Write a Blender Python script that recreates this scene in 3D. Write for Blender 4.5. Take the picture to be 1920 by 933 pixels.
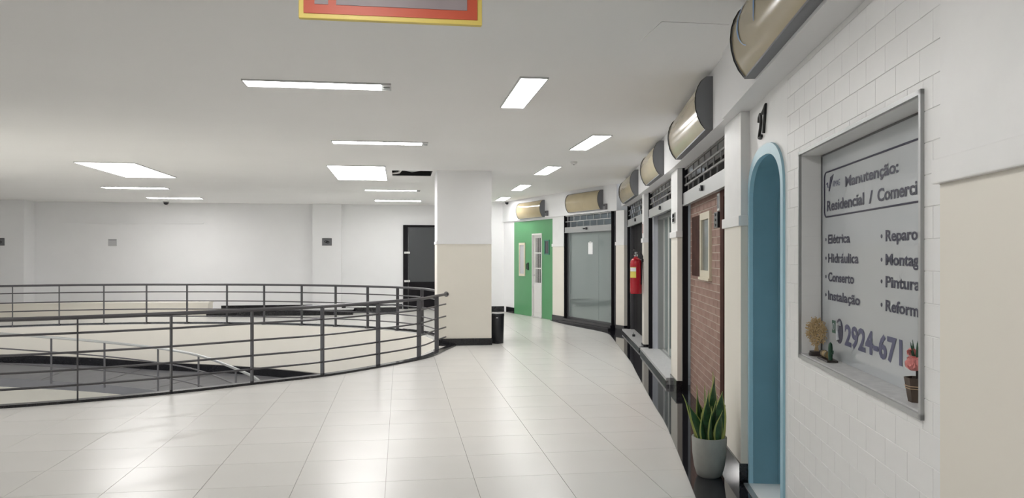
import bpy, bmesh, math, random
from mathutils import Vector, Matrix
from mathutils.geometry import tessellate_polygon
random.seed(7)
scn = bpy.context.scene
for o in list(bpy.data.objects): bpy.data.objects.remove(o, do_unlink=True)
COL = scn.collection
# ------------------------------------------------------------------ camera, world, exposure
cam_d = bpy.data.cameras.new('camera'); cam = bpy.data.objects.new('camera', cam_d); COL.objects.link(cam)
cam.location = (0, 0, 1.55); cam.rotation_euler = (math.pi/2, 0, 0)
cam_d.sensor_fit = 'HORIZONTAL'; cam_d.sensor_width = 36.0
cam_d.lens = 36.0*1450/1920; cam_d.shift_y = 11.5/1920
cam_d.clip_start = 0.05; cam_d.clip_end = 200
scn.camera = cam
world = bpy.data.worlds.new('daylight'); scn.world = world; world.use_nodes = True
bg = world.node_tree.nodes['Background']; bg.inputs[0].default_value = (0.86, 0.93, 1.0, 1); bg.inputs[1].default_value = 1.6
scn.view_settings.view_transform = 'Standard'; scn.view_settings.look = 'None'
scn.view_settings.gamma = 1.0; scn.view_settings.use_curve_mapping = False
scn.view_settings.exposure = 0.56
LAMP = 19.0          # luminance of the ceiling luminaires
HC = 3.0             # ceiling height
# ------------------------------------------------------------------ materials
def mat(name, col, rough=0.5, metal=0.0, var=0.0, scale=8.0, bump=0.0, spec=0.5, emit=None, strength=0.0, coat=0.0):
    m = bpy.data.materials.new(name); m.use_nodes = True
    nt = m.node_tree; b = nt.nodes['Principled BSDF']
    b.inputs['Base Color'].default_value = (*col, 1); b.inputs['Roughness'].default_value = rough
    b.inputs['Metallic'].default_value = metal; b.inputs['Specular IOR Level'].default_value = spec
    b.inputs['Coat Weight'].default_value = coat
    if emit:
        b.inputs['Emission Color'].default_value = (*emit, 1); b.inputs['Emission Strength'].default_value = strength
    if var or bump:
        tc = nt.nodes.new('ShaderNodeTexCoord'); n = nt.nodes.new('ShaderNodeTexNoise')
        n.inputs['Scale'].default_value = scale; n.inputs['Detail'].default_value = 5
        nt.links.new(tc.outputs['Object'], n.inputs['Vector'])
        if var:
            r = nt.nodes.new('ShaderNodeValToRGB')
            r.color_ramp.elements[0].position = 0.3; r.color_ramp.elements[1].position = 0.7
            r.color_ramp.elements[0].color = (*[max(0, c*(1-var)) for c in col], 1)
            r.color_ramp.elements[1].color = (*[min(1, c*(1+var)) for c in col], 1)
            nt.links.new(n.outputs['Fac'], r.inputs['Fac']); nt.links.new(r.outputs['Color'], b.inputs['Base Color'])
        if bump:
            bp = nt.nodes.new('ShaderNodeBump'); bp.inputs['Strength'].default_value = bump; bp.inputs['Distance'].default_value = 0.01
            nt.links.new(n.outputs['Fac'], bp.inputs['Height']); nt.links.new(bp.outputs['Normal'], b.inputs['Normal'])
    return m
def glass(name, tint, refl=0.12, rough=0.02, haze=0.0, hazecol=(0.45, 0.52, 0.51)):
    m = bpy.data.materials.new(name); m.use_nodes = True; nt = m.node_tree
    for n in list(nt.nodes): nt.nodes.remove(n)
    out = nt.nodes.new('ShaderNodeOutputMaterial'); mx = nt.nodes.new('ShaderNodeMixShader')
    t = nt.nodes.new('ShaderNodeBsdfTransparent'); t.inputs[0].default_value = (*tint, 1)
    g = nt.nodes.new('ShaderNodeBsdfGlossy'); g.inputs[0].default_value = (0.9, 0.95, 0.95, 1); g.inputs[1].default_value = rough
    lw = nt.nodes.new('ShaderNodeFresnel'); lw.inputs[0].default_value = 1.5
    ad = nt.nodes.new('ShaderNodeMath'); ad.operation = 'ADD'; ad.use_clamp = True; ad.inputs[1].default_value = refl
    nt.links.new(lw.outputs[0], ad.inputs[0]); nt.links.new(ad.outputs[0], mx.inputs[0])
    base = t.outputs[0]
    if haze:  # diffuse share painted in for the grey-green haze on the glass
        df = nt.nodes.new('ShaderNodeBsdfDiffuse'); df.inputs[0].default_value = (*hazecol, 1); m2 = nt.nodes.new('ShaderNodeMixShader'); m2.inputs[0].default_value = haze
        nt.links.new(t.outputs[0], m2.inputs[1]); nt.links.new(df.outputs[0], m2.inputs[2]); base = m2.outputs[0]
    nt.links.new(base, mx.inputs[1]); nt.links.new(g.outputs[0], mx.inputs[2]); nt.links.new(mx.outputs[0], out.inputs[0])
    return m
TH = math.atan(209/1450); CT, ST = math.cos(TH), math.sin(TH)      # floor tile grid: rotation, module, phase
TM, A0, B0 = 0.606, -0.100, 7.187
def tile_floor(name, col, grout, rough):
    m = mat(name, col, rough); nt = m.node_tree; b = nt.nodes['Principled BSDF']
    tc = nt.nodes.new('ShaderNodeTexCoord'); sp = nt.nodes.new('ShaderNodeSeparateXYZ')
    geo = nt.nodes.new('ShaderNodeNewGeometry'); nt.links.new(geo.outputs['Position'], sp.inputs[0])
    def M(op, a, c):
        n = nt.nodes.new('ShaderNodeMath'); n.operation = op
        for i, v in enumerate((a, c)):
            if v is None: continue
            if isinstance(v, (int, float)): n.inputs[i].default_value = v
            else: nt.links.new(v, n.inputs[i])
        return n.outputs[0]
    def axis(cx, cy, off):
        t = M('ADD', M('MULTIPLY', sp.outputs[0], cx), M('MULTIPLY', sp.outputs[1], cy))
        fr = M('FRACT', M('DIVIDE', M('SUBTRACT', t, off), TM), None)
        return M('LESS_THAN', M('MINIMUM', fr, M('SUBTRACT', 1.0, fr)), 0.0045)
    g = M('MAXIMUM', axis(CT, ST, A0), axis(-ST, CT, B0))
    mx = nt.nodes.new('ShaderNodeMixRGB'); mx.inputs[1].default_value = (*col, 1); mx.inputs[2].default_value = (*grout, 1)
    nt.links.new(g, mx.inputs[0]); nt.links.new(mx.outputs[0], b.inputs['Base Color'])
    return m
M_tile = mat('porcelain_tile', (0.69, 0.678, 0.648), 0.27, var=0.02, scale=1.3, spec=0.3)
M_slab = tile_floor('porcelain_floor', (0.69, 0.678, 0.648), (0.40, 0.385, 0.36), 0.27)
M_ceil = mat('ceiling_paint', (0.92, 0.915, 0.905), 0.85, var=0.012, scale=0.7)
M_white = mat('white_paint', (0.88, 0.88, 0.885), 0.6, var=0.015, scale=1.5)
M_white2 = mat('white_gloss_paint', (0.86, 0.86, 0.85), 0.38, var=0.02, scale=6, bump=0.05)
M_grout = mat('white_brick_joint', (0.84, 0.84, 0.83), 0.8)
M_cream = mat('cream_paint', (0.84, 0.80, 0.715), 0.45, var=0.015, scale=2)
M_black = mat('black_granite', (0.012, 0.012, 0.015), 0.12, var=0.4, scale=60)
M_border = mat('black_granite_polished', (0.016, 0.016, 0.02), 0.05, var=0.3, scale=80)
M_steel = mat('charcoal_painted_steel', (0.075, 0.072, 0.078), 0.4)
M_alu = mat('grey_aluminium', (0.42, 0.43, 0.43), 0.35, metal=0.6)
M_alud = mat('dark_aluminium', (0.10, 0.10, 0.105), 0.4, metal=0.3)
M_lat = mat('weathered_lattice_steel', (0.20, 0.195, 0.19), 0.6, var=0.2, scale=20)
M_darkgap = mat('dark_void_shade', (0.012, 0.011, 0.011), 0.9)  # near-black: darkness of unlit hollows put into the colour
M_lamp = mat('lamp_diffuser', (0.9, 0.9, 0.9), 0.5, emit=(1.0, 0.985, 0.97), strength=LAMP)
M_lampp = mat('panel_diffuser', (0.9, 0.9, 0.9), 0.5, emit=(1.0, 0.985, 0.97), strength=LAMP*0.45)
M_lowfill = mat('lower_fill_diffuser', (0.9, 0.9, 0.9), 0.5, emit=(1.0, 0.99, 0.98), strength=LAMP*1.1)  # for the added panels that brighten the lower level
M_housing = mat('lamp_housing', (0.62, 0.62, 0.62), 0.4)
M_acryl = mat('beige_acrylic', (0.45, 0.375, 0.235), 0.16, var=0.07, scale=2.2)
M_capg = mat('grey_sign_metal', (0.20, 0.205, 0.22), 0.45)
M_green = mat('green_paint', (0.095, 0.32, 0.135), 0.35, var=0.03, scale=3)
M_doorw = mat('white_enamel', (0.75, 0.74, 0.72), 0.3)
M_blue = mat('blue_door_paint', (0.19, 0.365, 0.45), 0.4, var=0.05, scale=4)
M_bluel = mat('light_blue_paint', (0.40, 0.66, 0.78), 0.35, var=0.03, scale=4)
M_brick = [mat('brown_brick_%d' % i, c, 0.7, var=0.12, scale=9, bump=0.15, spec=0.25) for i, c in enumerate([(0.31, 0.20, 0.165), (0.335, 0.22, 0.18), (0.29, 0.18, 0.148)])]
M_mortar = mat('mortar', (0.50, 0.42, 0.35), 0.9)
M_wood = mat('dark_brown_wood', (0.055, 0.022, 0.016), 0.85, var=0.3, scale=7, spec=0.12)
M_creamw = mat('cream_window_frame', (0.70, 0.64, 0.50), 0.4)
M_sill = mat('light_stone', (0.60, 0.60, 0.60), 0.4, var=0.1, scale=30)
M_glass = glass('shop_glass', (0.72, 0.82, 0.80), 0.06, 0.03, 0.48)
M_glassd = glass('dark_glass', (0.30, 0.33, 0.34), 0.10)
M_gate = mat('dark_gate_panel', (0.013, 0.012, 0.014), 0.7, spec=0.12)
M_lav = mat('pale_curtain', (0.62, 0.64, 0.70), 0.7)
M_panel = mat('frosted_sign_film', (0.51, 0.54, 0.56), 0.12, var=0.015, scale=3)
M_navy = mat('navy_lettering', (0.028, 0.028, 0.06), 0.5)
M_navy2 = mat('faded_navy_lettering', (0.075, 0.08, 0.16), 0.5)
M_greenl = mat('green_print', (0.05, 0.13, 0.095), 0.5)
M_ink = mat('black_ink', (0.01, 0.01, 0.01), 0.4)
M_red = mat('red_enamel', (0.42, 0.008, 0.02), 0.25)
M_redsign = mat('orange_red_vinyl', (0.62, 0.10, 0.045), 0.45)
M_yel = mat('yellow_vinyl', (0.83, 0.66, 0.16), 0.45)
M_greyv = mat('grey_vinyl', (0.34, 0.29, 0.30), 0.5, var=0.1, scale=3)
M_ylabel = mat('yellow_label', (0.75, 0.62, 0.12), 0.5)
M_paper = mat('white_paper', (0.85, 0.86, 0.86), 0.7)
M_blackp = mat('black_plastic', (0.013, 0.014, 0.018), 0.3)
M_ramp = mat('grey_rubber', (0.125, 0.125, 0.135), 0.5, var=0.06, scale=3)
M_conc = mat('pot_concrete', (0.36, 0.36, 0.33), 0.85, var=0.08, scale=14, bump=0.1)
M_soil = mat('soil', (0.03, 0.022, 0.016), 0.95)
M_leaf = mat('snake_leaf_green', (0.03, 0.085, 0.03), 0.4, var=0.45, scale=25)
M_leafy = mat('snake_leaf_margin', (0.42, 0.45, 0.13), 0.4)
M_gold = mat('pale_gold_coral', (0.52, 0.38, 0.20), 0.45)
M_darkw = mat('dark_base', (0.03, 0.022, 0.02), 0.4)
M_cact = mat('cactus_green', (0.02, 0.075, 0.04), 0.5)
M_log = mat('log_wood', (0.30, 0.22, 0.10), 0.7, var=0.2, scale=40)
M_pink = mat('pink_petal', (0.78, 0.30, 0.28), 0.6, var=0.1, scale=30)
M_bucket = mat('bucket_wood', (0.085, 0.06, 0.045), 0.6, var=0.25, scale=20)
M_rope = mat('rope', (0.42, 0.30, 0.19), 0.8)
M_blueink = mat('blue_print', (0.10, 0.26, 0.55), 0.35)
M_chrome = mat('chrome', (0.75, 0.75, 0.76), 0.15, metal=1.0)
M_plaque = mat('grey_plaque', (0.16, 0.16, 0.17), 0.5)
M_plaquel = mat('pale_plaque', (0.52, 0.52, 0.53), 0.6)
# ------------------------------------------------------------------ builders
def tag(o, label=None, cat=None, group=None, kind=None):
    if label: o['label'] = label
    if cat: o['category'] = cat
    if group: o['group'] = group
    if kind: o['kind'] = kind
    return o
def thing(name, loc, label=None, cat=None, group=None, kind=None):
    o = bpy.data.objects.new(name, None); o.location = loc; o.empty_display_size = 0.1; COL.objects.link(o)
    return tag(o, label, cat, group, kind)
class MB:
    """collects geometry in world coordinates"""
    def __init__(s): s.v = []; s.f = []; s.mi = []
    def add(s, vs, fs, mi=0):
        n = len(s.v); s.v += [tuple(v) for v in vs]; s.f += [tuple(i+n for i in f) for f in fs]; s.mi += [mi]*len(fs); return s
    def box(s, P, a0, a1, b0, b1, z0, z1, mi=0):
        vs = [P(a, b, z) for z in (z0, z1) for (a, b) in ((a0, b0), (a1, b0), (a1, b1), (a0, b1))]
        return s.add(vs, [(0, 3, 2, 1), (4, 5, 6, 7), (0, 1, 5, 4), (1, 2, 6, 5), (2, 3, 7, 6), (3, 0, 4, 7)], mi)
    def prism(s, bot, top, mi=0):
        n = len(bot); vs = list(bot)+list(top)
        t1 = tessellate_polygon([[Vector(v) for v in bot]]); 
        fs = [tuple(t) for t in t1]+[tuple(i+n for i in t) for t in t1]
        fs += [(i, (i+1) % n, n+(i+1) % n, n+i) for i in range(n)]
        return s.add(vs, fs, mi)
    def tube(s, pts, r, n=8, mi=0, cap=True, closed=False):
        pts = [Vector(p) for p in pts]; m = len(pts); vs = []
        rr = r if isinstance(r, (list, tuple)) else [r]*m
        prev = None
        for i, p in enumerate(pts):
            a = pts[(i-1) % m] if (closed or i > 0) else p; b = pts[(i+1) % m] if (closed or i < m-1) else p
            t = (b-a).normalized()
            up = Vector((0, 0, 1)) if abs(t.z) < 0.95 else Vector((1, 0, 0))
            if prev is not None:
                x = (prev - t*prev.dot(t))
                x = x.normalized() if x.length > 1e-6 else t.cross(up).normalized()
            else: x = t.cross(up).normalized()
            prev = x; y = t.cross(x)
            for k in range(n):
                an = 2*math.pi*k/n; vs.append(p+(x*math.cos(an)+y*math.sin(an))*rr[i])
        fs = []
        for i in range(m if closed else m-1):
            for k in range(n):
                fs.append((i*n+k, i*n+(k+1) % n, ((i+1) % m)*n+(k+1) % n, ((i+1) % m)*n+k))
        if cap and not closed: fs += [tuple(range(n)), tuple(range((m-1)*n, m*n))]
        return s.add(vs, fs, mi)
    def lathe(s, c, prof, n=24, mi=0):
        vs = []; m = len(prof)
        for r, z in prof:
            for k in range(n):
                a = 2*math.pi*k/n; vs.append((c[0]+r*math.cos(a), c[1]+r*math.sin(a), c[2]+z))
        fs = [(i*n+k, i*n+(k+1) % n, (i+1)*n+(k+1) % n, (i+1)*n+k) for i in range(m-1) for k in range(n)]
        if prof[0][0] > 1e-5: fs.append(tuple(range(n)))
        if prof[-1][0] > 1e-5: fs.append(tuple(range((m-1)*n, m*n)))
        return s.add(vs, fs, mi)
    def build(s, name, m, parent=None, smooth=False, bevel=0.0, origin=None, label=None):
        if parent is not None: org = Vector(wloc(parent))
        else:
            if origin is None:
                xs = [v[0] for v in s.v]; ys = [v[1] for v in s.v]; zs = [v[2] for v in s.v]
                origin = ((min(xs)+max(xs))/2, (min(ys)+max(ys))/2, min(zs))
            org = Vector(origin)
        me = bpy.data.meshes.new(name)
        me.from_pydata([Vector(v)-org for v in s.v], [], s.f)
        mats = m if isinstance(m, (list, tuple)) else [m]
        for q in mats: me.materials.append(q)
        if len(mats) > 1: me.polygons.foreach_set('material_index', s.mi)
        bm = bmesh.new(); bm.from_mesh(me)
        bmesh.ops.recalc_face_normals(bm, faces=bm.faces)
        if bevel: bmesh.ops.bevel(bm, geom=bm.edges[:], offset=bevel, segments=2, affect='EDGES', profile=0.6, clamp_overlap=True)
        bm.to_mesh(me); bm.free()
        if smooth:
            for p in me.polygons: p.use_smooth = True
            try: me.set_sharp_from_angle(angle=math.radians(40))
            except Exception: pass
        o = bpy.data.objects.new(name, me); COL.objects.link(o)
        if parent is not None: o.parent = parent
        else: o.location = org
        if label: o['label'] = label
        return o
def wloc(o):
    v = Vector(o.location)
    while o.parent: o = o.parent; v += o.location
    return v
W = lambda x, y, z: (x, y, z)
def GP(a, b, z): return (a*CT-b*ST, a*ST+b*CT, z)              # floor grid frame
def gcoord(x, y): return (x*CT+y*ST, -x*ST+y*CT)
def frame(a, b):
    a = Vector(a); u = (Vector(b)-a).normalized(); n = Vector((-u.y, u.x))
    P = lambda s, d, z: (a.x+u.x*s+n.x*d, a.y+u.y*s+n.y*d, z)
    P.u = u; P.n = n; return P
# facade frames: s runs away from the camera, d towards the corridor, d = 0 is the face of the pilasters
uW = Vector((0.115, 1.0)).normalized()
FW = frame((1.561, 5.276), (1.561+uW.x, 5.276+uW.y))
FE = frame((1.561, 5.276), (1.87, 8.745)); FD = frame((1.87, 8.745), (2.10, 12.3))
FC = frame((2.10, 12.3), (2.26, 15.6)); FG = frame((2.126, 15.83), (0.06, 20.6))
LE, LD, LC = 3.483, 3.562, 3.304
def structure(o): o['kind'] = 'structure'; return o
_fontcache = {}
def text_to(mb, txt, P, sl, sr, zbase, cap, d, depth=0.002, bold=0.012, slant=0.0, mi=0):
    """lettering in frame P; reads from s=sl to s=sr (s falls to the right), capital height cap"""
    def mesh_of(t):
        key = (t, bold)
        if key in _fontcache: return _fontcache[key]
        cu = bpy.data.curves.new('lettering_curve', 'FONT'); cu.body = t; cu.offset = bold; cu.resolution_u = 3
        ob = bpy.data.objects.new('lettering_curve', cu); COL.objects.link(ob)
        dg = bpy.context.evaluated_depsgraph_get(); dg.update()
        me = bpy.data.meshes.new_from_object(ob.evaluated_get(dg))
        r = ([tuple(v.co) for v in me.vertices], [tuple(p.vertices) for p in me.polygons])
        bpy.data.objects.remove(ob); bpy.data.curves.remove(cu); bpy.data.meshes.remove(me)
        _fontcache[key] = r; return r
    vs, fs = mesh_of(txt); hv, _ = mesh_of('H')
    ch = max(v[1] for v in hv); x0 = min(v[0] for v in vs); x1 = max(v[0] for v in vs)
    k = cap/ch
    out = []
    for v in vs:
        t = (v[0]-x0)/(x1-x0); out.append(P(sl+(sr-sl)*t - slant*v[1]*k, d+depth, zbase+v[1]*k))
    mb.add(out, fs, mi)
# ------------------------------------------------------------------ void outline (atrium opening)
half = [(-1.11, 13.20), (-1.23, 12.63), (-1.41, 11.72), (-1.88, 10.86), (-2.46, 10.03), (-3.16, 9.40), (-3.87, 8.78), (-4.64, 8.26), (-5.38, 7.90),
        (-6.3, 7.62), (-7.3, 7.48), (-8.3, 7.48), (-9.3, 7.64), (-10.2, 7.95), (-11.1, 8.45), (-11.9, 9.05), (-12.6, 9.75), (-13.2, 10.6), (-13.6, 11.5), (-13.8, 12.5),
        (-13.8, 13.4), (-13.5, 14.3), (-13.0, 15.1), (-12.3, 15.8), (-11.55, 16.3), (-10.80, 16.72), (-10.0, 17.08), (-9.15, 17.34), (-8.27, 17.50), (-7.37, 17.54), (-6.45, 17.50),
        (-5.57, 17.38), (-4.66, 17.14), (-3.84, 16.84), (-3.07, 16.45), (-2.36, 15.95), (-1.78, 15.30), (-1.42, 14.45), (-1.34, 14.1)]
def crom(pts, sub=5):
    out = []; n = len(pts)
    for i in range(n-1):
        p0, p1, p2, p3 = [Vector(pts[min(max(j, 0), n-1)]) for j in (i-1, i, i+1, i+2)]
        for k in range(sub):
            t = k/sub
            out.append(0.5*((2*p1)+(-p0+p2)*t+(2*p0-5*p1+4*p2-p3)*t*t+(-p0+3*p1-3*p2+p3)*t**3))
    out.append(Vector(pts[-1])); return out
SUB = 5
RAIL = crom(half, SUB)
def normals(path):
    ns = []
    for i in range(len(path)):
        t = (path[min(i+1, len(path)-1)]-path[max(i-1, 0)]).normalized(); ns.append(Vector((t.y, -t.x)))   # loop runs clockwise seen from above -> check sign below
    return ns
RN = normals(RAIL)
cen = Vector((-7.5, 12.5))
RN = [n if n.dot(p-cen) > 0 else -n for n, p in zip(RN, RAIL)]         # outward
def off(d): return [p+n*d for p, n in zip(RAIL, RN)]
HOLE = off(-0.10)+[Vector((-1.15, 13.75))]
def inpoly(x, y, poly):
    c = False; j = len(poly)-1
    for i in range(len(poly)):
        a, b = poly[i], poly[j]
        if (a[1] > y) != (b[1] > y) and x < (b[0]-a[0])*(y-a[1])/(b[1]-a[1])+a[0]: c = not c
        j = i
    return c
# edge of the black granite border along the shop fronts
EDGE = crom([(0.15, -4.0), (0.62, 0.0), (0.95, 3.0), (1.175, 4.94), (1.40, 6.98), (1.47, 7.97), (1.555, 9.1), (1.65, 10.3), (1.735, 11.37), (1.845, 13.66), (1.90, 14.9), (1.89, 15.35), (1.80, 15.75), (1.52, 16.5), (1.17, 17.45), (0.93, 18.3), (0.93, 18.6)], 4)
# ------------------------------------------------------------------ floor
X0, X1, Y0, Y1 = -17.0, 6.0, -4.0, 23.5
def slab(name, outer, holes, z0, z1, m, parent=None):
    loops = [outer]+holes; flat = [Vector((p[0], p[1], 0)) for l in loops for p in l]
    tris = tessellate_polygon([[Vector((p[0], p[1], 0)) for p in l] for l in loops])
    n = len(flat); mb = MB()
    vs = [(p.x, p.y, z1) for p in flat]+[(p.x, p.y, z0) for p in flat]
    fs = [tuple(t) for t in tris]+[tuple(i+n for i in t) for t in tris]; k = 0
    for l in loops:
        L = len(l); fs += [(k+i, k+(i+1) % L, n+k+(i+1) % L, n+k+i) for i in range(L)]; k += L
    mb.add(vs, fs); return mb.build(name, m, parent, origin=(0, 0, 0) if parent is None else None)
floor = structure(slab('floor', [(X0, Y0), (X1, Y0), (X1, Y1), (X0, Y1)], [[(p.x, p.y) for p in HOLE]], -0.34, -0.006, M_slab))
KOUT = [(p.x, p.y) for p in off(0.05)]+[(-1.1, 13.8)]
def left_of_edge(x, y):
    ys = [p.y for p in EDGE]
    if y >= 15.3:                                  # rounded far end: test against the outline polygon
        return not inpoly(x, y, [(p.x, p.y) for p in EDGE]+[(6, 18.6), (6, -4)])
    for a, b in zip(EDGE, EDGE[1:]):
        if a.y <= y <= b.y: return x < a.x+(b.x-a.x)*(y-a.y)/(b.y-a.y)
    return True
def allowed(x, y): return left_of_edge(x, y) and not inpoly(x, y, KOUT)
cells = []
for i in range(-26, 12):
    for j in range(-6, 14):
        a, b = A0+(i+.5)*TM, B0+(j+.5)*TM
        x, y, _ = GP(a, b, 0)
        if y < 4.2: continue
        px = 960+1450*x/y; py = 478+1450*1.55/y
        if px < -120 or px > 1500 or py > 1050: continue
        H = TM/2-0.0018; per = []
        for (p, q) in (((-H, -H), (H, -H)), ((H, -H), (H, H)), ((H, H), (-H, H)), ((-H, H), (-H, -H))):
            for k in range(16): per.append((a+p[0]+(q[0]-p[0])*k/16, b+p[1]+(q[1]-p[1])*k/16))
        ok = [allowed(*GP(u, v, 0)[:2]) for u, v in per]
        if not any(ok): continue
        cells.append((x*x+y*y, a, b, None if all(ok) else [c for c, t in zip(per, ok) if t]))
cells.sort(key=lambda c: c[0])
tmesh = bpy.data.meshes.new('tile')
_m = MB().box(GP, -TM/2+.0018, TM/2-.0018, -TM/2+.0018, TM/2-.0018, -0.006, 0.0)
tmesh.from_pydata(_m.v, [], _m.f); tmesh.materials.append(M_tile); tmesh.update()
for _, a, b, poly in cells[:295]:
    if poly is None:
        o = bpy.data.objects.new('tile', tmesh); o.location = GP(a, b, 0); o.parent = floor; COL.objects.link(o)
    elif len(poly) > 6:
        simp = [p for k, p in enumerate(poly) if not (abs((p[0]-poly[k-1][0])*(poly[(k+1) % len(poly)][1]-p[1])-(p[1]-poly[k-1][1])*(poly[(k+1) % len(poly)][0]-p[0])) < 1e-7)]
        if len(simp) < 3: continue
        MB().prism([GP(u, v, -0.006) for u, v in simp], [GP(u, v, 0) for u, v in simp]).build('tile', M_tile, floor)
# granite border, kerb ring
mb = MB(); E2 = [(p.x, p.y) for p in EDGE]
outl = E2+[(1.6, 18.6), (2.9, 15.9), (2.6, 12.3), (2.4, 8.7), (2.1, 5.3), (1.9, 3.0), (1.5, -4.0)]
trim = structure(slab('trim_1', outl, [], -0.02, 0.002, M_border))
ra, rb = off(0.05), off(0.16)
mb = MB()
for i in range(len(ra)-1):
    q = [ra[i], ra[i+1], rb[i+1], rb[i]]
    mb.add([(p.x, p.y, -0.004) for p in q]+[(p.x, p.y, 0.028) for p in q], [(0, 1, 2, 3), (4, 5, 6, 7), (0, 1, 5, 4), (2, 3, 7, 6)]+([(0, 3, 7, 4)] if i == 0 else []))
structure(mb.build('trim_2', M_black))
# ------------------------------------------------------------------ ceiling with the missing panel
hx0, hy0 = gcoord(-2.06, 13.25); hole_c = [(hx0, hy0), (hx0+0.70, hy0), (hx0+0.70, hy0+0.95), (hx0, hy0+0.95)]
holeW = [GP(a, b, 0)[:2] for a, b in hole_c]
ceiling = structure(slab('ceiling', [(X0, Y0), (X1, Y0), (X1, Y1), (X0, Y1)], [holeW], HC, HC+0.012, M_ceil))
mb = MB()
mb.box(GP, hx0-.02, hx0+.72, hy0-.02, hy0, HC+.012, HC+.6); mb.box(GP, hx0-.02, hx0+.72, hy0+.95, hy0+.97, HC+.012, HC+.6)
mb.box(GP, hx0-.02, hx0, hy0, hy0+.95, HC+.012, HC+.6); mb.box(GP, hx0+.70, hx0+.72, hy0, hy0+.95, HC+.012, HC+.6)
mb.box(GP, hx0-.02, hx0+.72, hy0-.02, hy0+.97, HC+.6, HC+.62)
mb.build('plenum_box', M_darkgap, ceiling)  # black colour stands in for the dark inside the hole
MB().tube([GP(hx0+.0, hy0+.35, HC+.10), GP(hx0+.35, hy0+.40, HC+.04), GP(hx0+.70, hy0+.42, HC+.10)], 0.022, 8).build('conduit', M_alu, ceiling, smooth=True)
MB().tube([GP(hx0+.0, hy0+.75, HC+.03), GP(hx0+.12, hy0+.5, HC+.02), GP(hx0+.2, hy0+.3, HC+.09)], 0.02, 8).build('loose_cable', M_doorw, ceiling, smooth=True)
mb = MB().box(GP, *(gcoord(.93, 4.80)[0], gcoord(.93, 4.80)[0]+.44), gcoord(.93, 4.80)[1], gcoord(.93, 4.80)[1]+.44, HC-.004, HC)
mb.build('access_hatch', M_ceil, ceiling)
# ------------------------------------------------------------------ room walls
bY = 22.5+0.0                      # back wall follows the grid rows through (-2.2, 22.5)
ba, bb = gcoord(-2.2, 22.5)
wall_back = structure(MB().box(GP, gcoord(X0, 20)[0]-1, ba+1.9, bb, bb+.3, -.34, HC).build('wall_back', M_white))
structure(MB().box(W, X0-.3, X0, Y0, Y1, -.34, HC).build('wall_left', M_white))
structure(MB().box(W, X0, X1, Y0-.3, Y0, -.34, HC).build('wall_rear', M_white))
# short return behind the big pillar
pa, pb = gcoord(-0.2, 21.25)
wr = structure(MB().box(GP, pa-.9, pa, pb, pb+1.6, -.006, HC).build('wall_return', M_white))
MB().box(GP, pa-.9, pa, pb-.012, pb, 0, .15).build('skirting', M_black, wr)
# shallow sunk panel line and columns of the back wall
l0 = gcoord(-12.3, 21)[0]; l1 = gcoord(-8.6, 21.5)[0]
MB().box(GP, l0, l1, bb-.03, bb, 2.42, 2.47).build('ledge_strip', M_white, wall_back)
cb0, cb1 = gcoord(-5.66, 22)[0], gcoord(-4.85, 22)[0]
MB().box(GP, cb0, cb1, bb-.16, bb, 0, HC).build('column', M_white, wall_back)
lc = gcoord(-12.85, 20.4)[0]
MB().box(GP, lc-1.6, lc, bb-.62, bb, 0, HC).build('column', M_white, wall_back)
# black plinths against the back wall, cream parapet
def gx(x, y): return gcoord(x, y)
a1, b1 = gx(-7.75, 19.75)
for nm, x0, y0, ln, dp, hh, lab in (('granite_plinth', -7.75, 19.6, 3.65, .35, .13, 'long low black granite plinth on the floor before the back wall'),
                                   ('granite_plinth', -4.45, 20.75, 1.40, .30, .14, 'short low black granite plinth left of the dark back door')):
    a, b = gx(x0, y0); t = thing(nm, GP(a+ln/2, b, 0), lab, 'plinth', 'black plinths by the back wall')
    MB().box(GP, a, a+ln, b, b+dp, 0, hh).build('riser', M_black, t); MB().box(GP, a-.01, a+ln+.01, b-.01, b+dp, hh, hh+.025).build('top_slab', M_sill, t)
a, b = gx(-7.86, 20.0); t = thing('parapet', GP(a-3.2, b, 0), 'low cream parapet in front of the back wall at the left', 'parapet')
MB().box(GP, a-6.4, a, b, b+.5, 0, .30).build('body', M_cream, t); MB().box(GP, a-6.4, a+.02, b-.02, b+.52, .30, .335).build('coping', M_cream, t)
# dark glass door in the back wall
da = gcoord(-3.14, 22.3)[0]
d3 = structure(MB().box(GP, da, da+.14, bb-.05, bb, 0, 2.40).box(GP, da+1.5, da+1.6, bb-.05, bb, 0, 2.40).box(GP, da, da+1.6, bb-.05, bb, 2.36, 2.42).build('door_3', M_gate))
M_dk = mat('dark_grey_door', (0.075, 0.08, 0.085), 0.2)
MB().box(GP, da+.15, da+1.49, bb-.035, bb-.012, .02, 2.35).build('leaf', M_dk, d3)
MB().box(GP, da+.15, da+1.49, bb-.045, bb-.036, .02, .78).build('kick_plate', M_gate, d3)
for z in (1.62, .80):
    for k in range(3): MB().lathe(GP(da+.06+k*.055, bb-.06, z-.03), [(0.026, 0), (0.03, .03), (.026, .06)], 10).build('hinge_fitting', M_doorw, d3)
structure(MB().box(GP, da-1.8, da-.02, bb-.015, bb, 0, .14).box(GP, cb0-2.5, cb0, bb-.015, bb, 0, .14).build('baseboard_back', M_black))
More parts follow.
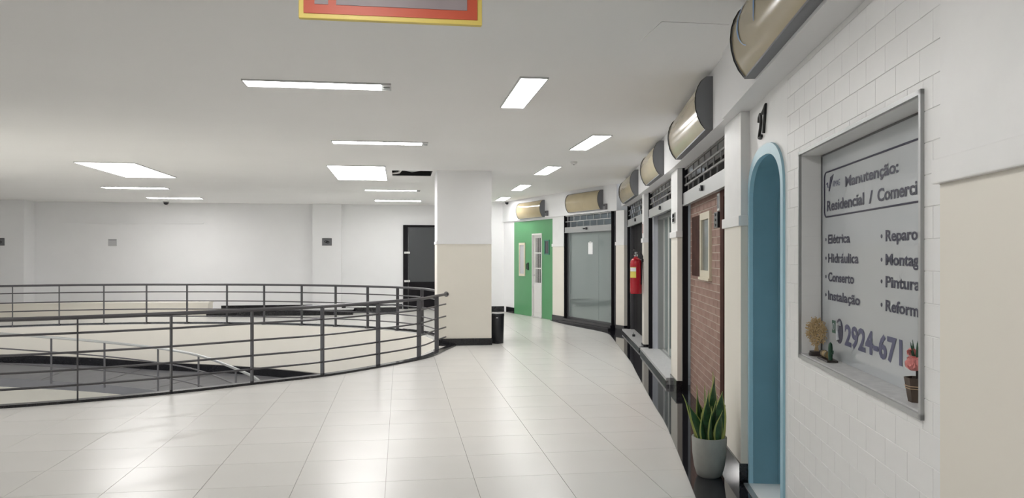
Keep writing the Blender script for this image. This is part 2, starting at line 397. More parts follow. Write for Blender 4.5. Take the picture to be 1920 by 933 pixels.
# ------------------------------------------------------------------ drum walls and the lower level
inn = off(-0.112); n_ = len(inn)
def strip(path, z0, z1, name, m, thick=0.15):
    mb = MB(); 
    for i in range(len(path)-1):
        a, b, na, nb = path[i][0], path[i+1][0], path[i][1], path[i+1][1]
        q = [a, b, b+nb*thick, a+na*thick]
        mb.add([(p.x, p.y, z0) for p in q]+[(p.x, p.y, z1) for p in q], [(0, 1, 5, 4), (2, 3, 7, 6), (0, 1, 2, 3), (4, 5, 6, 7)])
    o = structure(mb.build(name, m, smooth=False)); me = o.data
    bm = bmesh.new(); bm.from_mesh(me); bmesh.ops.remove_doubles(bm, verts=bm.verts, dist=.0005); bm.to_mesh(me); bm.free()
    for p in me.polygons: p.use_smooth = abs(p.normal.z) < .5
    me.set_sharp_from_angle(angle=math.radians(40)); return o
far_i = 20*SUB
strip([(p, n) for p, n in zip(inn[far_i:], RN[far_i:])]+[(Vector((-1.2, 13.6)), RN[0])]+[(p, n) for p, n in zip(inn[:3*SUB], RN[:3*SUB])], -3.3, -0.008, 'wall_drum', M_cream, .11)
strip([(p, n) for p, n in zip(inn[3*SUB-1:far_i+1], RN[3*SUB-1:far_i+1])], -0.34, -0.008, 'trim_3', M_cream, 0.06)
structure(MB().box(W, X0-4, X1, Y0-6, Y1, -3.4, -3.3).build('floor_lower', mat('lower_floor', (0.74, 0.72, 0.67), 0.3)))
# ramp down along the drum wall
inner = crom([(-13.3, 11.9, -.35), (-12.2, 13.0, -.48), (-11.0, 13.9, -.60), (-9.9, 14.5, -.74), (-8.9, 14.94, -.88), (-8.02, 15.22, -1.0), (-6.9, 15.07, -1.1), (-5.91, 14.58, -1.18), (-4.81, 13.47, -1.27), (-4.15, 12.7, -1.36), (-3.75, 11.6, -1.46), (-3.9, 10.6, -1.56)], 5)
outer = crom([(-13.68, 13.0, -.35), (-13.3, 14.35, -.48), (-12.45, 15.5, -.60), (-10.9, 16.55, -.74), (-9.2, 17.22, -.9), (-8.0, 17.42, -1.02), (-6.2, 17.40, -1.1), (-4.4, 16.95, -1.18), (-2.9, 16.2, -1.27), (-1.75, 14.9, -1.36), (-1.35, 13.0, -1.46), (-1.65, 11.6, -1.56)], 5)
ramp = thing('ramp', (-6.9, 16.2, -1.6), 'grey ramp curving down inside the round floor opening', 'ramp')
mb = MB()
for i in range(len(inner)-1):
    q = [inner[i], inner[i+1], outer[i+1], outer[i]]
    mb.add([tuple(p) for p in q]+[(p.x, p.y, p.z-.16) for p in q], [(0, 1, 2, 3), (4, 5, 6, 7), (0, 1, 5, 4), (2, 3, 7, 6)])
mb.build('deck', M_ramp, ramp)
mb = MB()
for i in range(len(outer)-1):
    a, b = outer[i], outer[i+1]; ia = (inner[i]-a).normalized()*.10; ib = (inner[i+1]-b).normalized()*.10
    q = [(a.x, a.y, a.z-.02), (b.x, b.y, b.z-.02), (b.x+ib.x, b.y+ib.y, b.z-.02), (a.x+ia.x, a.y+ia.y, a.z-.02)]
    mb.add(q+[(x, y, z+.19) for x, y, z in q], [(0, 1, 5, 4), (2, 3, 7, 6), (4, 5, 6, 7)])
mb.build('skirting', M_black, ramp)
for k in range(4, len(inner)-1, 5):                  # anti-slip strips across the deck
    a, b = inner[k], outer[k]; t = (b-a); w = Vector((-t.y, t.x, 0)).normalized()*.012
    MB().add([tuple(a+w+Vector((0, 0, .001))), tuple(b+w+Vector((0, 0, .001))), tuple(b-w+Vector((0, 0, .001))), tuple(a-w+Vector((0, 0, .001))),
              tuple(a+w+Vector((0, 0, .005))), tuple(b+w+Vector((0, 0, .005))), tuple(b-w+Vector((0, 0, .005))), tuple(a-w+Vector((0, 0, .005)))],
             [(4, 5, 6, 7), (0, 1, 5, 4), (2, 3, 7, 6), (0, 3, 7, 4), (1, 2, 6, 5)]).build('grip_strip', M_alud, ramp)
rr = thing('ramp_railing', tuple(inner[25]), 'thin grey handrail with posts along the inner edge of the ramp', 'railing')
pts = inner[:46]
for z, r, nm in ((.84, .024, 'handrail'), (.56, .013, 'rail'), (.28, .013, 'rail')):
    pp = [p+Vector((0, 0, z)) for p in pts]
    if nm == 'handrail': pp += [pts[-1]+Vector((.12, -.25, .74)), pts[-1]+Vector((.14, -.30, .5))]
    MB().tube(pp, r, 8).build(nm, M_alu if nm == 'handrail' else M_steel, rr, smooth=True)
for k in list(range(0, 46, 5)):
    p = inner[k]; MB().tube([p+Vector((0, 0, -.05)), p+Vector((0, 0, .84))], .019, 8).build('post', M_steel, rr, smooth=True)
# ------------------------------------------------------------------ guard railing around the opening
gr = thing('guard_railing', (-7.5, 7.48, 0), 'charcoal steel guard railing with five rails around the round floor opening', 'railing')
for z, r, nm in ((.885, .023, 'top_rail'), (.72, .0125, 'rail'), (.515, .0125, 'rail'), (.33, .0125, 'rail'), (.165, .0125, 'rail')):
    MB().tube([(p.x, p.y, z) for p in RAIL[1:]], r, 8).build(nm, M_steel, gr, smooth=True)
for i in range(1, len(half)-1):
    if i == len(half)-2: continue
    p, n = RAIL[i*SUB], RN[i*SUB]; t = Vector((-n.y, n.x))
    P = lambda a, b, z, p=p, n=n, t=t: (p.x+t.x*a+n.x*b, p.y+t.y*a+n.y*b, z)
    MB().box(P, -.008, .008, -.034, .034, -.006, .872).build('post', M_steel, gr)
    MB().box(P, -.035, .035, -.05, .05, -.006, .004).build('base_plate', M_steel, gr)
fl = RAIL[0]; MB().tube([(fl.x-.012, fl.y-.02, .885), (fl.x-.004, fl.y+.018, .885)], .045, 16).build('wall_flange', M_chrome, gr)
# ------------------------------------------------------------------ big square pillar
pa0, pb0 = gcoord(-1.28, 13.22)
pil = thing('pillar', GP(pa0+.47, pb0+.46, 0), 'big square pillar, white above and cream below, beside the railing', 'pillar')
pw = .935
MB().box(GP, pa0, pa0+pw, pb0, pb0+.92, 1.79, HC).build('upper_shaft', M_white, pil)
MB().box(GP, pa0, pa0+pw, pb0, pb0+.92, .12, 1.74).build('lower_shaft', M_cream, pil)
MB().box(GP, pa0-.012, pa0+pw+.012, pb0-.012, pb0+.932, 1.74, 1.79).build('ledge', M_white, pil)
for k in range(3):
    MB().box(GP, pa0-.012+k*.32, min(pa0-.012+k*.32+.316, pa0+pw+.012), pb0-.014, pb0+.002, 0, .12).build('skirting_tile', M_black, pil)
MB().box(GP, pa0-.012, pa0+pw+.012, pb0+.002, pb0+.932, 0, .12).build('skirting', M_black, pil)
# ------------------------------------------------------------------ pilasters
def pilaster(P, s0, s1, dback, label, top=2.528, dz=0.0):
    c = P((s0+s1)/2, 0, 0); t = thing('pilaster', c, label, 'pilaster', 'pilasters of the shop fronts')
    MB().box(P, s0, s1, dback, 0, 1.82, top).build('upper_shaft', M_white2, t)
    MB().box(P, s0, s1, dback, 0, .13, 1.75).build('lower_shaft', M_cream, t)
    MB().box(P, s0-.015, s1+.015, dback, .018, 1.75, 1.82).build('ledge', M_white2, t, bevel=.004)
    MB().box(P, s0-.01, s1+.01, dback, .012, 0, .13).build('skirting', M_black, t)
    return t
pilaster(FW, -9.0, -3.12, -.10, 'wide cream pilaster at the right edge, right of the lettered window', 2.528)
pilaster(FE, 0.0, .60, -.075, 'cream pilaster between the blue arched door and the brown brick shop')
pilaster(FD, 0.0, .50, -.09, 'cream pilaster with a grey switch plate, left of the brown brick shop')
pilaster(FC, 0.0, .25, -.13, 'narrow cream pilaster carrying the red fire extinguisher')
B = [(2.126, 15.83), (2.255, 15.56), (2.385, 15.60), (2.60, 16.0), (2.30, 16.05)]
t = thing('pilaster', (2.3, 15.8, 0), 'cream corner pilaster between the large glass shop and the dark gate', 'pilaster', 'pilasters of the shop fronts')
def gro(pts, k): 
    c = Vector((sum(p[0] for p in pts)/len(pts), sum(p[1] for p in pts)/len(pts)))
    return [tuple(Vector(p)+(Vector(p)-c).normalized()*k) for p in pts]
for nm, z0, z1, m, k in (('upper_shaft', 1.82, 2.458, M_white2, 0), ('lower_shaft', .13, 1.75, M_cream, 0), ('ledge', 1.75, 1.82, M_white2, .018), ('skirting', 0, .13, M_black, .014)):
    q = gro(B, k); MB().prism([(x, y, z0) for x, y in q], [(x, y, z1) for x, y in q]).build(nm, m, t)
pilaster(FG, 2.32, 2.91, -.12, 'cream pilaster between the green shop and the large glass shop', 2.46)
# ------------------------------------------------------------------ fascia above the shop fronts
def fascia(name, P, s0, s1, d, z0):
    return structure(MB().box(P, s0, s1, -.45, d, z0, HC).build(name, M_white))
fascia('wall_fascia_1', FW, -9.0, .28, .08, 2.53)
fascia('wall_fascia_2', FE, .285, LE, .055, 2.53)
fascia('wall_fascia_3', FD, 0, LD, .055, 2.53)
fascia('wall_fascia_4', FC, 0, LC, .055, 2.53)
fascia('wall_fascia_5', FG, -.1, 2.92, .04, 2.46)
fascia('wall_fascia_6', FG, 2.92, 6.15, .04, 2.46)
# ------------------------------------------------------------------ curved light box signs
PROF = [(.055, 2.545), (.085, 2.585), (.11, 2.64), (.125, 2.70), (.13, 2.76), (.125, 2.82), (.11, 2.87), (.085, 2.915), (.05, 2.945)]
def shop_sign(P, s0, s1, d0, label, dz=0.0):
    t = thing('shop_sign', P((s0+s1)/2, d0, 2.545+dz), label, 'sign', 'curved light box signs above the shops')
    mb = MB(); n = len(PROF)
    vs = [P(s, d0+d, z+dz) for s in (s0+.02, s1-.02) for d, z in PROF]
    mb.add(vs, [(i, i+1, n+i+1, n+i) for i in range(n-1)]); 
    # back side gives the face real thickness
    vs2 = [P(s, d0+d*.94-.002, z+dz) for s in (s0+.02, s1-.02) for d, z in PROF]
    mb.add(vs2, [(i, i+1, n+i+1, n+i) for i in range(n-1)])
    mb.build('curved_face', M_acryl, t, smooth=True)
    MB().box(P, s0+.02, s1-.02, d0, d0+.056, 2.535+dz, 2.547+dz).build('bottom_plate', M_capg, t)
    MB().box(P, s0+.02, s1-.02, d0, d0+.05, 2.943+dz, 2.953+dz).build('top_plate', M_capg, t)
    for a, b in ((s0, s0+.02), (s1-.02, s1)):
        pr = [(0, 2.535)]+[(d+.004, z) for d, z in PROF]+[(0, 2.953)]
        pr[1] = (.057, 2.535); pr[-2] = (.052, 2.953)
        MB().prism([P(a, d0+d, z+dz) for d, z in pr], [P(b, d0+d, z+dz) for d, z in pr]).build('end_cap', M_capg, t)
        pts = [P((a+b)/2, d0+d+.005, z+dz) for d, z in PROF]
        MB().tube(pts, .006, 6).build('edge_trim', M_ink, t, smooth=True)
    return t
sg1 = shop_sign(FW, -3.15, -.90, .08, 'large beige curved sign with a blue ring emblem, nearest at top right', .015)
shop_sign(FE, .79, 2.72, .055, 'beige curved sign above the brown brick shop')
shop_sign(FD, .72, 2.28, .055, 'beige curved sign above the white glass door')
shop_sign(FC, .30, 2.38, .055, 'small beige curved sign above the dark gate', -.01)
shop_sign(FG, .44, 1.93, .04, 'beige curved sign above the large glass shop', -.03)
shop_sign(FG, 3.25, 4.70, .04, 'beige curved sign above the green shop, farthest of the row', -.06)
# emblem on the nearest sign: a blue open ring following the curved face
def on_face(s, q):          # q = 0..1 along the profile
    x = q*(len(PROF)-1); i = min(int(x), len(PROF)-2); f = x-i
    d = PROF[i][0]*(1-f)+PROF[i+1][0]*f; z = PROF[i][1]*(1-f)+PROF[i+1][1]*f
    return FW(s, .08+d+.004, z+.015)
mb = MB(); N = 36; vs = []
for k in range(N+1):
    t_ = k/N; an = math.radians(-70+290*(1-t_)); w = .055*max(0, math.sin(math.pi*min(1, t_*1.1)))**.6+.006
    for r in (1-w*3.2, 1+w*1.2):
        vs.append(on_face(-1.33+.24*r*math.cos(an), .56+.34*r*math.sin(an)))
mb.add(vs, [(2*k, 2*k+1, 2*k+3, 2*k+2) for k in range(N)]); mb.build('ring_emblem', M_blueink, sg1)
# ------------------------------------------------------------------ white brick wall with the lettered window
WS0, WS1, WZ0, WZ1 = -2.85, -1.355, 1.045, 2.06           # window opening
DL, DR, DT = -1.07, .02, 2.26                              # door zone
wr_ = MB(); dw = -.0625
wr_.box(FW, -3.13, WS0, -.40, dw, 0, 2.53); wr_.box(FW, WS1, DL, -.40, dw, 0, 2.53)
wr_.box(FW, WS0, WS1, -.40, dw, 0, WZ0); wr_.box(FW, WS0, WS1, -.40, dw, WZ1, 2.53)
wall_right = structure(wr_.build('wall_right', M_grout))
bc = {}
def brick(P, s0, s1, z0, z1, d0, d1, m, parent, name='brick', bev=.003):
    key = (name, round(s1-s0, 3), round(z1-z0, 3), m.name)
    if key not in bc:
        hs, hz = (s1-s0)/2, (z1-z0)/2; hd = (d1-d0)
        me = bpy.data.meshes.new(name)
        b = bev; v = []
        for (x, z, y) in [(-hs, -hz, 0), (hs, -hz, 0), (hs, hz, 0), (-hs, hz, 0), (-hs, -hz, hd-b), (hs, -hz, hd-b), (hs, hz, hd-b), (-hs, hz, hd-b),
                          (-hs+b, -hz+b, hd), (hs-b, -hz+b, hd), (hs-b, hz-b, hd), (-hs+b, hz-b, hd)]: v.append((x, y, z))
        me.from_pydata(v, [], [(0, 1, 5, 4), (1, 2, 6, 5), (2, 3, 7, 6), (3, 0, 4, 7), (4, 5, 9, 8), (5, 6, 10, 9), (6, 7, 11, 10), (7, 4, 8, 11), (8, 9, 10, 11)])
        me.materials.append(m); me.update(); bc[key] = me
    o = bpy.data.objects.new(name, bc[key]); COL.objects.link(o); o.parent = parent
    o.location = Vector(P((s0+s1)/2, d0, (z0+z1)/2))-wloc(parent)
    o.rotation_euler = (0, 0, math.atan2(P.u.y, P.u.x)); return o
def lay(P, S0, S1, Z0, Z1, L, H, gap, d0, d1, mats, parent, holes, bev=.003):
    cnt = 0; row = 0; z = Z0
    while z < Z1-.01:
        s = S0-(L/2 if row % 2 else 0)
        while s < S1-.005:
            segs = [(max(s, S0), min(s+L, S1), z, min(z+H, Z1))]
            for (a, b, c, d) in holes:
                new = []
                for (p, q, r, t) in segs:
                    if q <= a or p >= b or t <= c or r >= d: new.append((p, q, r, t)); continue
                    if p < a: new.append((p, a, r, t))
                    if q > b: new.append((b, q, r, t))
                    pp, qq = max(p, a), min(q, b)
                    if r < c: new.append((pp, qq, r, c))
                    if t > d: new.append((pp, qq, d, t))
                segs = new
            for (p, q, r, t) in segs:
                if q-p < .02 or t-r < .014: continue
                m = mats[(row*7+int((s+9)*31)) % len(mats)]
                brick(P, p+gap/2, q-gap/2, r+gap/2, t-gap/2, d0, d1, m, parent, bev=bev); cnt += 1
            s += L
        z += H; row += 1
    return cnt
n1 = lay(FW, -3.125, DL, 0, 2.53, .2, .1, .0022, dw, -.060, [M_white2], wall_right, [(WS0, WS1, WZ0, WZ1)], .0012)
print('white bricks', n1)
# window niche: aluminium edging, tiled reveals, sill
win = structure(MB().box(FW, WS0-.012, WS0+.004, -.064, -.048, WZ0-.012, WZ1+.012).box(FW, WS1-.004, WS1+.012, -.064, -.048, WZ0-.012, WZ1+.012)
                .box(FW, WS0-.012, WS1+.012, -.064, -.048, WZ0-.014, WZ0+.004).box(FW, WS0-.012, WS1+.012, -.064, -.048, WZ1-.004, WZ1+.012).build('window_1', M_alu))
for a, b, c, d, nm in ((WS1-.008, WS1, WZ0, WZ1, 'reveal'), (WS0, WS0+.008, WZ0, WZ1, 'reveal'), (WS0, WS1, WZ1-.008, WZ1, 'head')):
    MB().box(FW, a, b, -.20, -.062, c, d).build(nm, M_white2, win)
MB().box(FW, WS0, WS1, -.20, -.058, WZ0, WZ0+.010).build('sill', M_sill, win)
for k in range(1, 10): MB().box(FW, WS1-.0095, WS1-.008, -.158, -.066, WZ0+k*.1-.0015, WZ0+k*.1+.0015).build('reveal_joint', M_grout, win)
pan = thing('window_sign', FW((WS0+WS1)/2, -.168, WZ0+.011), 'frosted grey window sign with navy lettering for repair services', 'sign')
PD = -.160
MB().box(FW, WS0+.009, WS1-.009, -.172, PD, WZ0+.011, WZ1-.009).build('panel', M_panel, pan)
MB().box(FW, WS1-.016, WS1-.009, PD, PD+.004, WZ0+.011, WZ1-.009).build('edge_strip', M_alud, pan)
MB().box(FW, WS0+.009, WS1-.009, PD, PD+.004, WZ1-.016, WZ1-.009).build('edge_strip', M_alud, pan)
def letter(txt, sl, sr, zb, cap, m=M_navy, nm='lettering', bold=.028):
    mb = MB(); text_to(mb, txt, FW, sl, sr, zb, cap, PD, .0015, bold); return mb.build(nm, m, pan)
letter('Manutenção:', -1.74, -2.375, 1.862, .046)
letter('Residencial', -1.455, -1.995, 1.766, .050); letter('/', -2.055, -2.10, 1.766, .050); letter('Comerci', -2.155, -2.55, 1.766, .050)
letter('VIMAG', -1.545, -1.665, 1.876, .030, M_navy2, bold=0.0)
for t_, sr, zb in (('Elétrica', -1.81, 1.607), ('Hidráulica', -1.925, 1.515), ('Conserto', -1.865, 1.424), ('Instalação', -1.945, 1.334)):
    letter(t_, -1.475, sr, zb, .043)
    MB().tube([FW(-1.435, PD, zb+.02), FW(-1.435, PD+.0015, zb+.02)], .008, 10).build('bullet', M_navy, pan)
for t_, sr, zb in (('Reparo', -2.555, 1.605), ('Montag', -2.565, 1.512), ('Pintura', -2.578, 1.426), ('Reform', -2.563, 1.333)):
    letter(t_, -2.245, sr, zb, .043)
    MB().tube([FW(-2.20, PD, zb+.02), FW(-2.20, PD+.0015, zb+.02)], .008, 10).build('bullet', M_navy, pan)
letter('2924-671', -1.735, -2.415, 1.143, .093, M_navy2, bold=.034)
# rounded outline of the heading
def rrect(sl, sr, z0, z1, r):
    o = []
    for k in range(7): a = math.pi/2*k/6; o.append((sl-r+r*math.sin(a)-0, z1-r+r*math.cos(a)))
    for k in range(7): a = math.pi/2*k/6; o.append((sl-r+r*math.cos(a), z0+r-r*math.sin(a)))
    return [(sr, z1)]+o+[(sr, z0)]
MB().tube([FW(s, PD+.0005, z) for s, z in rrect(-1.415, -2.70, 1.738, 1.958, .03)], .0042, 6).build('heading_outline', M_navy, pan)
# tick logo, phone and chat icons
TK = ((-1.508, 1.928), (-1.562, 1.938), (-1.497, 1.862), (-1.484, 1.862))
MB().prism([FW(s, PD, z) for s, z in TK], [FW(s, PD+.0015, z) for s, z in TK]).build('tick_logo', M_navy, pan)
MB().tube([FW(-1.445, PD+.001, 1.900), FW(-1.463, PD+.001, 1.905), FW(-1.474, PD+.001, 1.880)], .0022, 5).build('tick_outline', M_navy2, pan)
el = [(-1.655+.052*math.cos(k*math.pi/12), 1.195+.058*math.sin(k*math.pi/12)) for k in range(24)]
ic = MB().prism([FW(s, PD, z) for s, z in el], [FW(s, PD+.0015, z) for s, z in el]).build('phone_icon', M_navy, pan)
MB().tube([FW(-1.675, PD+.002, 1.232), FW(-1.64, PD+.002, 1.225), FW(-1.628, PD+.002, 1.195), FW(-1.635, PD+.002, 1.165), FW(-1.645, PD+.002, 1.150)], [.012, .009, .007, .009, .010], 8).build('handset', M_panel, ic)
ci = MB().box(FW, -1.592, -1.54, PD, PD+.0015, 1.178, 1.238).build('chat_icon', M_greenl, pan)
MB().tube([FW(-1.566+.014*math.cos(k), PD+.002, 1.208+.016*math.sin(k)) for k in [i*math.pi/6 for i in range(12)]], .0025, 5, closed=True).build('chat_ring', M_panel, ci)
# ------------------------------------------------------------------ blue arched door
def arch(hw, zs, rise, c, n=20):
    pts = [(c+hw, 0.0)]
    for k in range(n+1):
        a = math.pi*k/n; ca, sa = math.cos(a), math.sin(a)
        pts.append((c+hw*math.copysign(abs(ca)**.85, ca), zs+rise*abs(sa)**.85))
    return pts+[(c-hw, 0.0)]
dc = -.505
o_out, o_in = arch(.515, 1.93, .30, dc), arch(.455, 1.91, .255, dc)
def extr(mb, loop, d0, d1):
    n = len(loop); mb.add([FW(s, d0, z) for s, z in loop]+[FW(s, d1, z) for s, z in loop], [(i, i+1, n+i+1, n+i) for i in range(n-1)]); return mb
d1 = MB(); n = len(o_out)
d1.add([FW(s, d, z) for d in (-.074, -.046) for l in (o_out, o_in) for s, z in l],
       [(2*n+i, 2*n+i+1, 3*n+i+1, 3*n+i) for i in range(n-1)]+[(i, i+1, 2*n+i+1, 2*n+i) for i in range(n-1)]+[(n+i, n+i+1, 3*n+i+1, 3*n+i) for i in range(n-1)])
door1 = structure(d1.build('door_1', M_bluel))
o_rev = [(s+(s-dc)/abs(s-dc+1e-9)*.03 if abs(s-dc) > .02 else s, z+(.03 if z > 1 else 0)) for s, z in o_in]
mb = MB(); extr(mb, o_in, -.27, -.072); extr(mb, o_rev, -.27, -.074); mb.build('reveal', M_blue, door1, smooth=True)
lp = [(s, z) for s, z in o_in]
MB().prism([FW(s, -.30, max(z, .02)) for s, z in lp], [FW(s, -.262, max(z, .02)) for s, z in lp]).build('leaf', M_bluel, door1)
for a, b in ((-.90, -.55), (-.46, -.11)):
    for c, d in ((.25, .95), (1.1, 1.8)): MB().box(FW, a, b, -.262, -.252, c, d).build('panel', M_bluel, door1, bevel=.004)
for a, b in ((-.96, -.94), (-.07, -.05)): MB().box(FW, a, b, -.262, -.235, .02, 1.93).build('frame', M_blue, door1)
MB().tube([FW(-.86, -.252, 1.02), FW(-.86, -.20, 1.02), FW(-.76, -.20, 1.02)], .009, 8).build('handle', M_chrome, door1, smooth=True)
# plaster above and beside the arch
sp = MB(); outer_r = [(DR, 0), (DR, 2.53), (DL, 2.53), (DL, 0)]
loop = [(DR, 0.0), (DR, 2.53), (DL, 2.53), (DL, 0.0)]+[(s, z) for s, z in reversed(o_out)]
tr = tessellate_polygon([[Vector((s, z, 0)) for s, z in loop]]); nn = len(loop)
sp.add([FW(s, -.060, z) for s, z in loop]+[FW(s, -.16, z) for s, z in loop], [tuple(t) for t in tr]+[tuple(i+nn for i in t) for t in tr]+[(i, (i+1) % nn, nn+(i+1) % nn, nn+i) for i in range(nn)])
structure(sp.build('wall_plaster', M_white2))
# threshold tiles
th = structure(MB().box(FW, -.97, -.04, -.26, -.045, -.004, .006).build('trim_4', M_grout))
for k in range(2): MB().box(FW, -.96+k*.46, -.505+k*.46, -.255, -.05, .006, .012).build('tile', M_white2, th)
MB().box(FW, -.97, -.04, -.044, -.012, .002, .010).build('metal_strip', M_alu, th)
# house number
hn = thing('house_number', FW(-.44, -.058, 2.28), 'black italic number 27 on the wall above the blue arched door', 'number')
for pts in ([(-.335, 2.395), (-.345, 2.425), (-.375, 2.440), (-.400, 2.425), (-.405, 2.395), (-.385, 2.35), (-.355, 2.315), (-.345, 2.295), (-.385, 2.290), (-.425, 2.298)],
            [(-.440, 2.435), (-.480, 2.445), (-.545, 2.470), (-.525, 2.42), (-.500, 2.36), (-.485, 2.305)]):
    MB().tube([FW(s_, -.054, z_) for s_, z_ in pts], .0105, 8).build('digit', M_ink, hn, smooth=True)
# ------------------------------------------------------------------ roller shutters
def shutter(P, s0, s1, d, zb0, zb1, zt, rows, label, m_lat=M_alud, m_bar=M_alu, mod=.36):
    t = thing('roller_shutter', P((s0+s1)/2, d, zb0), label, 'shutter', 'raised roller shutters of the shops')
    MB().box(P, s0+.03, s1-.03, d-.02, d+.025, zb0, zb1).build('bottom_bar', m_bar, t, bevel=.003)
    MB().box(P, s0+.03, s1-.03, d-.015, d+.030, zb0-.02, zb0).build('bar_lip', m_bar, t)
    for a, b in ((s0, s0+.03), (s1-.03, s1)): MB().box(P, a, b, d-.03, d+.03, 0, zt).build('guide_rail', M_gate, t)
    h = (zt-zb1)/rows
    for r in range(rows):
        z = zb1+h*(r+1)-.008 if r < rows-1 else zt-.016
        MB().box(P, s0+.03, s1-.03, d-.008, d+.008, z-.008, z+.010).build('lattice_bar', m_lat, t)
        k = 0; x = s0+.06+(mod/2 if r % 2 else 0)
        while x < s1-.05:
            MB().box(P, x-.009, x+.009, d-.006, d+.006, zb1+h*r, zb1+h*(r+1)).build('lattice_link', m_lat, t); x += mod
    mb = MB().tube([P((s0+s1)/2, d+.02, (zb0+zb1)/2), P((s0+s1)/2, d+.05, (zb0+zb1)/2)], .028, 14); mb.build('lock', M_blackp, t)
    MB().box(P, (s0+s1)/2+.02, (s0+s1)/2+.16, d+.022, d+.036, (zb0+zb1)/2-.012, (zb0+zb1)/2+.012).build('latch', M_gate, t)
    return t
# near-black lintel: the shade behind the lattices is put into its colour
structure(MB().box(FE, .60, LE, -.44, -.30, 2.10, 2.53).box(FD, .5, LD, -.44, -.34, 2.10, 2.53).box(FC, .25, LC, -.44, -.34, 2.10, 2.53).build('wall_lintel', mat('shutter_box_shade', (0.025, 0.022, 0.022), 0.8)))
shutter(FE, .61, LE-.005, -.085, 2.12, 2.245, 2.53, 3, 'raised shutter with grey bar and lattice above the brown brick front', m_lat=M_lat)
shutter(FD, .51, LD-.135, -.085, 2.15, 2.26, 2.53, 3, 'raised lattice shutter above the white glass door', m_lat=M_lat)
shutter(FC, .26, LC-.10, -.085, 2.13, 2.25, 2.53, 3, 'raised lattice shutter above the dark gate', m_lat=M_alud)
shutter(FG, .16, 2.315, -.03, 2.08, 2.19, 2.46, 2, 'raised lattice shutter above the large glass shop', m_lat=M_alu, mod=.30)
# ------------------------------------------------------------------ brown brick shop front
wb = structure(MB().box(FE, 1.36, LE-.01, -.30, -.145, 0, 2.14).build('wall_brown', M_mortar))
WIN2 = (2.03, 2.62, 1.33, 1.97)
n2 = lay(FE, 1.36, LE-.035, 0.0, 2.14, .235, .0715, .009, -.145, -.1405, M_brick, wb, [WIN2], .0015)
print('brown bricks', n2)
w2 = structure(MB().box(FE, 2.03, 2.09, -.145, -.118, 1.33, 1.97).box(FE, 2.56, 2.62, -.145, -.118, 1.33, 1.97).box(FE, 2.09, 2.56, -.145, -.118, 1.33, 1.40).box(FE, 2.09, 2.56, -.145, -.118, 1.90, 1.97).build('window_2', M_creamw))
MB().box(FE, 2.09, 2.56, -.144, -.138, 1.40, 1.90).build('pane', mat('window_pane_grey', (0.12, 0.14, 0.15), 0.08), w2)
MB().box(FE, 2.01, 2.64, -.145, -.105, 1.305, 1.33).build('sill', M_creamw, w2)
MB().box(FE, 2.63, 3.20, -.139, -.122, 1.33, 1.96).build('open_shutter_leaf', M_wood, w2)
d2 = structure(MB().box(FE, 1.20, 1.36, -.20, -.10, 0, 2.12).box(FE, .62, .70, -.20, -.10, 0, 2.12).box(FE, .70, 1.20, -.20, -.10, 2.04, 2.12).build('door_2', M_wood))
MB().box(FE, .70, 1.20, -.18, -.14, .01, 2.04).build('leaf', M_wood, d2)
it = thing('intercom', FE(1.56, -.13, 1.78), 'black intercom with a white label plate on the brown brick wall', 'intercom')
MB().box(FE, 1.46, 1.64, -.13, -.095, 1.79, 1.93).build('body', M_blackp, it, bevel=.004)
MB().box(FE, 1.47, 1.58, -.13, -.112, 1.94, 2.09).build('label_plate', M_paper, it); MB().box(FE, 1.49, 1.56, -.112, -.108, 1.96, 2.07).build('label_window', M_plaque, it)
for k in range(3): MB().tube([FE(1.55, -.096, 1.815+k*.045), FE(1.55, -.088, 1.815+k*.045)], .012, 10).build('button', M_plaque, it)
# ------------------------------------------------------------------ white glass door bay
sl2 = structure(MB().box(FD, .50, LD-.01, -.36, .06, 0, .085).build('trim_5', M_sill))
MB().box(FD, .50, LD-.01, .03, .064, 0, .05).build('riser', M_black, sl2)
for k in range(2): MB().box(FD, .55, LD-.15, -.30+k*.06, -.28+k*.06, .085, .10).build('track', M_alu, sl2)
d4 = structure(MB().box(FD, .50, .56, -.34, -.20, .085, 2.16).box(FD, LD-.20, LD-.14, -.34, -.20, .085, 2.16).box(FD, .56, LD-.20, -.34, -.20, 2.10, 2.16).build('door_4', M_alu))
for k, (a, b) in enumerate(((.56, 1.56), (1.52, 2.48), (2.44, 3.36))):
    g = MB().box(FD, a, b, -.30+.05*(k % 2), -.29+.05*(k % 2), .10, 2.10).build('pane', M_glass, d4)
    MB().box(FD, a, a+.035, -.31+.05*(k % 2), -.28+.05*(k % 2), .10, 2.10).build('stile', M_doorw, g); MB().box(FD, b-.035, b, -.31+.05*(k % 2), -.28+.05*(k % 2), .10, 2.10).build('stile', M_doorw, g)
structure(MB().box(FD, .3, LD-.14, -1.3, -1.25, 0, 2.5).box(FD, LD-.14, LD-.02, -1.3, -.13, 0, 2.53).box(FD, .2, .3, -1.3, -.36, 0, 2.5).build('wall_shop_white', M_lav))
